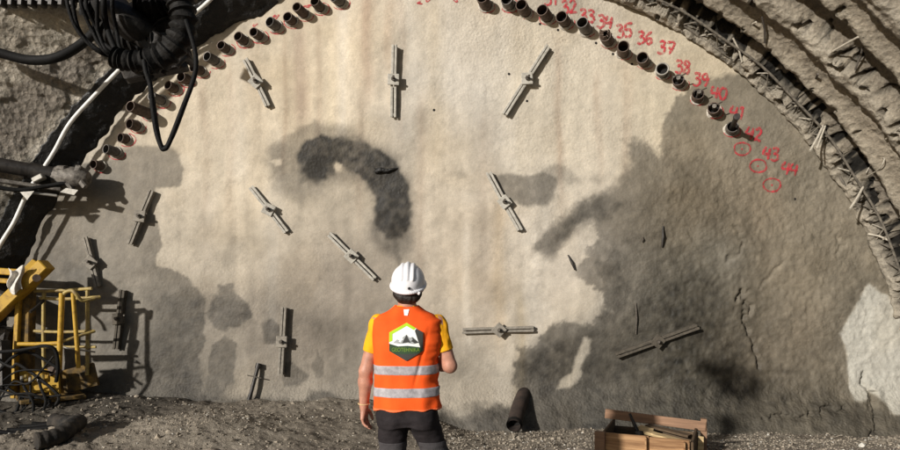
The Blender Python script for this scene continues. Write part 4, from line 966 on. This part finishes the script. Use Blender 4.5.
# legs
HIL, KNL, ANL = np.array((-.088,0,.88)), np.array((-.098,.025,.48)), np.array((-.10,-.01,.09))
HIR, KNR, ANR = np.array((.092,0,.88)), np.array((.225,.05,.48)), np.array((.27,-.02,.09))
B = Field((-.42,-.24,-.02), (.46,.46,1.84), .0042)
B.loft(TORSO, 2.3, .03, -.004); B.ell((0,0,.88), (.165,.105,.10), .05)
for sh, el, wr in ((SHL, ELL, WRL), (SHR, ELR, WRR)):
    B.ell(sh+np.array((0,0,-.005)), (.058,.058,.06), .04); B.cap(sh, el, .053, .043, .03)
    f = el+(wr-el)*.30; B.cap(el, f, .042, .044, .02); B.cap(f, wr, .044, .029, .02)
hand(B, WRL, (.02,.06,-1), (.30,.95,0), (.9,-.25,0), .75)
hand(B, WRR, (-.6,.5,.25), (.1,-.1,1), (-.5,-.8,0), 1.0)
for hp, kn, an in ((HIL, KNL, ANL), (HIR, KNR, ANR)):
    B.cap(hp, kn, .085, .055, .04); cf = kn+(an-kn)*.3+np.array((0,-.018,0)); B.cap(kn, cf, .052, .054, .03); B.cap(cf, an, .054, .036, .03)
    B.cap(an+np.array((0,-.03,-.05)), an+np.array((.01,.14,-.065)), .032, .024, .03)
B.cap((0,-.005,1.50), (0,.012,HD[2]-.06), .060, .055, .035)
B.ell(HD+np.array((0,.02,.012)), (.078,.098,.105), .02); B.ell(HD+np.array((0,.05,-.06)), (.058,.065,.062), .04)
B.ell(HD+np.array((0,.118,-.012)), (.013,.020,.022), .012); B.ell(HD+np.array((0,.108,.018)), (.010,.012,.025), .012)
B.ell(HD+np.array((0,.092,-.058)), (.026,.016,.011), .012); B.ell(HD+np.array((0,.085,-.09)), (.026,.024,.02), .02)
for sgn in (-1, 1):
    B.ell(HD+np.array((sgn*.082,.005,-.02)), (.011,.022,.033), .008); B.ell(HD+np.array((sgn*.031,.108,.012)), (.016,.010,.010), .008, 's'); B.ell(HD+np.array((sgn*.030,.104,.032)), (.022,.010,.007), .010)
body = B.build('body', M_SKIN, man, 2)
for sgn in (-1, 1):
    e = Field(HD+np.array((sgn*.031-.02,.08,-.01)), HD+np.array((sgn*.031+.02,.125,.035)), .002); e.ell(HD+np.array((sgn*.031,.099,.012)), (.012,.012,.011), .001); e.build('eye', M_EYE, body, 1)
e = Field(HD+np.array((-.04,.08,-.08)), HD+np.array((.04,.13,-.03)), .002); e.ell(HD+np.array((0,.107,-.054)), (.022,.006,.004), .002); e.ell(HD+np.array((0,.107,-.063)), (.020,.006,.004), .002); e.build('mouth', M_LIP, body, 1)
# hair: nape and sides below the helmet
Hf = Field(HD-.16, HD+.16, .003); Hf.ell(HD+np.array((0,.008,.005)), (.089,.102,.112), .01); Hf.cap(HD+np.array((-.036,-.052,-.085)), HD+np.array((.036,-.052,-.085)), .036, .036, .02)
Hf.cap(HD+np.array((-.055,-.035,-.06)), HD+np.array((.055,-.035,-.06)), .036, .036, .02)
Hf.clip((0,.75,-.35), (.75*(HD[1]+.03)-.35*(HD[2]+.0))); Hf.noise(.006, 45, 2, .25); Hf.build('hair', M_HAIR, body, 1)
# helmet, tipped back
hm = empty('helmet_frame'); bpy.data.objects.remove(hm)
tilt = R(20); ct, st_ = math.cos(tilt), math.sin(tilt)
HC = HD+np.array((0,.012,.020))
Rt = np.array(((1,0,0),(0,ct,-st_),(0,st_,ct)))                        # local -> body, brim front up
def hp(x, y, z): return HC+Rt@np.array((x, y, z))
Fh = Field(HC-.22, HC+.22, .0034)
Fh.ell(HC, (.107,.136,.112), .004, 'u', Rt)
for x, r in ((0,.013), (-.034,.010), (.034,.010)):
    prev = None
    for a in np.linspace(-1.05, .95, 15):
        p = hp(x, .130*math.sin(a), .106*math.cos(a)*math.sqrt(max(0, 1-(x/.107)**2))); 
        if prev is not None: Fh.cap(prev, p, r, r, .009)
        prev = p
nrm = Rt@np.array((0,0,-1)); Fh.clip(tuple(nrm), float(nrm@hp(0,0,-.03)))
prev = None
for a in np.linspace(0, 2*math.pi, 49):
    ex = .016*(1+.0*math.sin(a))+(.034*max(0, math.sin(a))**1.5)
    p = hp((.104+.3*ex)*math.cos(a), (.130+ex)*math.sin(a), -.028)
    if prev is not None: Fh.cap(prev, p, .0085, .0085, .007)
    prev = p
helm = Fh.build('helmet', M_HELM, man, 2)
def near_back(o):  # nearest hit from behind
    dg = None
    V = [v.co.copy() for v in o.data.vertices]; return BVHTree.FromPolygons(V, [tuple(p.vertices) for p in o.data.polygons])
hb2 = near_back(helm); h = hb2.ray_cast(Vector((L(410.3,288)[0], -.6, L(410.3,288)[2])), Vector((0,1,0)))
c = h[0]; MB().tube([c+Vector((0,.004,0)), c+Vector((0,-.006,-.001))], .0088, 12).build('rear_vent', M_BLK, helm, True)
h = hb2.ray_cast(Vector((L(419,292.5)[0], -.6, L(419,292.5)[2])), Vector((0,1,0)))
MB().box(h[0], (.026,.012,.02), Matrix.Rotation(.5, 3, 'Y'), .004).build('side_clip', M_HELM, helm)
# head harness strap under the rim
prev = []; 
for a in np.linspace(math.pi+.15, 2*math.pi-.15, 21): prev.append(hp(.094*math.cos(a), .108*math.sin(a), -.048+.006*math.sin(a)))
MB().tube(prev, .011, 8).build('head_strap', M_BLK, helm, True)
# clothes
VEST = [(.905,.004,.0,.202,.138),(.97,.003,.0,.200,.136),(1.08,.002,.0,.200,.131),(1.2,.0,.0,.205,.133),(1.33,0,-.002,.212,.138),(1.42,.0,-.005,.212,.125),(1.465,0,-.006,.205,.108),(1.495,0,-.006,.168,.092),(1.522,0,-.004,.115,.080),(1.552,0,0,.074,.070)]
def vest_field(grow=0.0):
    Fv = Field((-.28,-.22,.86), (.28,.22,1.60), .0042); Fv.loft(VEST, 2.7, .004, grow)
    return Fv
def folds(Fv):
    X, Y, Z = np.meshgrid(*Fv.ax, indexing='ij'); near = np.abs(Fv.F) < .04; x, y, z = X[near], Y[near], Z[near]
    s_ = np.where(y < 0, 0, 7.3)
    low = ss(1.25, .92, z)
    d = .011*fbm(x*9+s_, z*3.2+s_, 2, 2)+.006*low*np.sin(x*46+3*fbm(x*3, z*4, 4, 2))*ss(.05, .16, np.abs(x))+.008*fbm(x*5+z*16+s_, z*14-x*7, 5, 2)*ss(.1, .2, x+.03)
    d += .010*np.exp(-((x-.10-.25*(z-1.25))/.012)**2)*ss(1.0, 1.15, z)*ss(1.46, 1.3, z)*(y < 0)*.7
    Fv.F[near] += d.astype(np.float32)
Fv = vest_field(); folds(Fv)
Fv.cap((0,.02,1.60), (0,.05,1.545), .072, .068, .008, 's')
vest = Fv.build('safety_vest', M_VEST, man, 2)
for za, zb in ((L(0,372.3)[2], L(0,363.2)[2]), (L(0,394.3)[2], L(0,385.2)[2])):
    Fs = vest_field(.0028); folds(Fs); Fs.clip((0,0,1), zb); Fs.clip((0,0,-1), -za); Fs.build('reflective_stripe', M_STRIPE, vest, 1)
Fe = vest_field(.003); folds(Fe); Fe.clip((0,0,1), .917); Fe.build('hem', mat('orange_hem', (.85,.16,.05), .8, .1, 9, .1, 200), vest, 1)
# shirt: sleeves and collar
Fs = Field((-.36,-.20,1.15), (.40,.20,1.62), .0042)
for sh, el, fr in ((SHL, ELL, .62), (SHR, ELR, .66)):
    Fs.ell(sh+np.array((0,0,-.008)), (.066,.068,.068), .03); Fs.cap(sh, sh+(el-sh)*fr, .060, .055, .02)
Fs.loft([(1.2,0,0,.17,.1),(1.42,0,-.005,.195,.108),(1.475,0,-.005,.172,.092),(1.51,0,-.005,.11,.075),(1.535,0,0,.069,.068),(1.556,0,.004,.066,.066)], 2.3, .02)
Fs.noise(.007, 22, 3, .7)
for sh, el, fr in ((SHL, ELL, .60), (SHR, ELR, .64)):
    n_ = (el-sh)/np.linalg.norm(el-sh); c_ = sh+(el-sh)*fr; X, Y, Z = np.meshgrid(*Fs.ax, indexing='ij', sparse=True)
    dpl = (n_[0]*X+n_[1]*Y+n_[2]*Z-n_@c_); reg = (np.sign(sh[0])*X > .16)
    Fs.F = np.where(reg, np.maximum(Fs.F, dpl), Fs.F).astype(np.float32)
X, Y, Z = np.meshgrid(*Fs.ax, indexing='ij', sparse=True); Fs.F = np.where(np.abs(X) < .16, np.maximum(Fs.F, 1.25-Z), Fs.F).astype(np.float32)
Fs.build('shirt', M_SHIRT, man, 2)
# trousers
def trousers(grow=0.0):
    Ft = Field((-.30,-.24,.04), (.42,.24,1.0), .0046)
    Ft.loft([(.80,.004,0,.180+grow,.118+grow),(.86,.004,0,.187+grow,.124+grow),(.93,.004,0,.190+grow,.122+grow),(.97,.002,0,.184+grow,.118+grow)], 2.4, .03)
    for hp_, kn, an in ((HIL, KNL, ANL), (HIR, KNR, ANR)):
        Ft.cap(hp_+np.array((0,0,-.02)), kn, .101+grow, .076+grow, .03); Ft.cap(kn, an+np.array((0,0,.01)), .076+grow, .066+grow, .03)
    Ft.ell((-.088,-.045,.86), (.085+grow,.085+grow,.09), .04); Ft.ell((.095,-.045,.86), (.085+grow,.085+grow,.09), .04)
    X, Y, Z = np.meshgrid(*Ft.ax, indexing='ij'); near = np.abs(Ft.F) < .03; x, y, z = X[near], Y[near], Z[near]
    Ft.F[near] += (.008*fbm(x*6+z*11, z*9-x*9, 4, 3)+.005*fbm(x*5-z*25, z*16+x*8, 1, 2)).astype(np.float32)
    return Ft
Ft = trousers(); trou = Ft.build('trousers', M_TROU, man, 2)
for sgn in (-1, 1):
    Fp = trousers(.003); Fp.clip((0,0,1), .695); Fp.clip((0,0,-1), -.46)
    if sgn < 0: Fp.clip((1,0,0), .005)
    else: Fp.clip((-1,0,0), -.075)
    Fp.clip((0,1,0), .01); Fp.build('thigh_panel', M_PATCH, trou, 1)
for an, sgn in ((ANL, -1), (ANR, 1)):
    Fb = Field(an-np.array((.1,.14,.12)), an+np.array((.12,.26,.16)), .0045)
    Fb.cap(an+np.array((0,-.005,.09)), an+np.array((0,-.02,-.03)), .056, .050, .02); Fb.ell(an+np.array((.004*sgn,.06,-.045)), (.050,.13,.040), .04)
    Fb.clip((0,0,-1), .0+.004); Fb.build('boot', M_BOOT, man, 2)
# emblem on the back of the vest
VB = near_back(vest)
def back_y(x, z, lift):
    h = VB.ray_cast(Vector((x, -.6, z)), Vector((0,1,0))); return (h[0].y if h[0] is not None else -.13)-lift
def decal(name, poly, m, lift, parent, res=.006):
    """flat polygon (photo pixels) laid on the cloth, subdivided so that it follows the folds"""
    P = np.array([(L(x, y)[0], L(x, y)[2]) for x, y in poly])
    me = bmesh.new(); f = me.faces.new([me.verts.new((x, 0, z)) for x, z in P]); bmesh.ops.triangulate(me, faces=[f])
    for _ in range(5):
        es = [e for e in me.edges if e.calc_length() > res*2]
        if not es: break
        bmesh.ops.subdivide_edges(me, edges=es, cuts=1, use_grid_fill=False); bmesh.ops.triangulate(me, faces=me.faces[:])
    for v in me.verts: v.co.y = back_y(v.co.x, v.co.z, lift)
    bmesh.ops.recalc_face_normals(me, faces=me.faces[:])
    d = bpy.data.meshes.new(name); me.to_mesh(d); me.free(); d.materials.append(m)
    return link(bpy.data.objects.new(name, d), parent)
HX = [(408,321.2),(424,330.5),(424,348.5),(408,358.2),(391.2,348.5),(391.2,330.5)]
emb = decal('emblem', HX, M_WHITE, .006, vest)
decal('emblem_border', [(391.2,340),(391.2,330.5),(408,321.2),(417,326.3),(415,328.2),(408,324.3),(394.4,332),(394.4,338.5)], M_LIME, .0075, emb)
decal('emblem_border', [(417.5,326.8),(424,330.5),(424,348.5),(421.3,345),(421.3,331.8),(416,328.8)], M_SLATE, .0075, emb)
decal('emblem_base', [(391.2,341.2),(400,343.8),(409,343.2),(416,344.0),(421.3,344.8),(424,348.5),(408,358.2),(391.2,348.5)], M_GRN, .0075, emb)
decal('emblem_base', [(397,351.6),(420,350.8),(408,358.0)], M_SLATE, .009, emb)
decal('mountain', [(395,340.6),(399,337),(401,337.8),(404,335.5),(405.5,336.2),(408,332.4),(411,335.5),(414,334.6),(417,337.4),(420,340.2),(415,341.5),(409,340.6),(403,341.2)], M_GREY, .0075, emb)
decal('mountain', [(408,332.6),(409,336.5),(406.6,337.6),(408.4,338.6),(403.8,340.8),(409.5,339.8),(412.4,340.6),(410.4,337.4)], M_SLATE, .009, emb)
decal('mountain', [(413,334.8),(416.6,337.6),(419.6,340.2),(416,341),(413.4,339),(412,339.4),(414,337.2)], M_SLATE, .009, emb)
decal('snow_cap', [(402.4,336.8),(404,335.6),(405,337.2),(403.4,338),(402.6,340),(400.4,339.2)], M_WHITE, .009, emb)
# lettering across the emblem base
fc_ = bpy.data.curves.new('lettering', 'FONT'); fc_.body = 'GEOTEHNIKA'; fc_.size = 1; fc_.align_x = 'CENTER'
fo = bpy.data.objects.new('lettering', fc_); COL.objects.link(fo); bpy.context.view_layer.update()
dgp = bpy.context.evaluated_depsgraph_get(); mt = bpy.data.meshes.new_from_object(fo.evaluated_get(dgp)); bpy.data.objects.remove(fo)
xs = [v.co.x for v in mt.vertices]; wd = max(xs)-min(xs); sc_ = (420.5-393.5)/157.0/wd; cz = L(407,348.9)[2]; cx_ = L(407.2,0)[0]
for v in mt.vertices:
    x = cx_+v.co.x*sc_; z = cz+v.co.y*sc_*1.25; v.co = Vector((x, back_y(x, z, .0095), z))
mt.materials.append(M_GTXT); link(bpy.data.objects.new('lettering', mt), emb)
decal('collar_tag', [(404.5,308.8),(410,308.6),(408.6,314.6),(405.4,314.4)], M_WHITE, .006, vest)
# cord on the left wrist, walking stick held at the right side
wv = WRL+np.array((0,0,.018)); MB().tube([wv+np.array((.036*math.cos(a), .034*math.sin(a), .004*math.sin(a))) for a in np.linspace(0, 2*math.pi, 20)], .004, 6).build('wristband', M_WOODL, man, True)

# ------------------------------------------------------------------ light, sky, camera
sd_ = Vector((.88, 1.0, -.43)).normalized()
sun = bpy.data.lights.new('sun', 'SUN'); sun.energy = 5.0; sun.angle = R(1.5); sun.color = (1.0, .965, .91)
so = bpy.data.objects.new('sun', sun); COL.objects.link(so); so.rotation_euler = sd_.to_track_quat('-Z', 'Y').to_euler(); so.location = (-4, -6, 7)
w = bpy.data.worlds.new('World'); scene.world = w; w.use_nodes = True; nt = w.node_tree
sky = nt.nodes.new('ShaderNodeTexSky'); sky.sky_type = 'NISHITA'; sky.sun_disc = False
sky.sun_elevation = math.asin(-sd_.z); sky.sun_rotation = math.atan2(-sd_.x, -sd_.y)
nt.links.new(sky.outputs[0], nt.nodes['Background'].inputs['Color']); nt.nodes['Background'].inputs['Strength'].default_value = .055
cam = bpy.data.cameras.new('camera'); cam.sensor_width = 36; cam.lens = F/900*36; cam.shift_y = (HY-225)/900; cam.clip_end = 500; cam.clip_start = .05
co = bpy.data.objects.new('camera', cam); COL.objects.link(co); co.location = (0, 0, CAMZ); co.rotation_euler = (R(90), 0, 0); scene.camera = co
vs_ = scene.view_settings; vs_.view_transform = 'Standard'; vs_.look = 'None'; vs_.exposure = .09; vs_.gamma = 1; vs_.use_curve_mapping = False
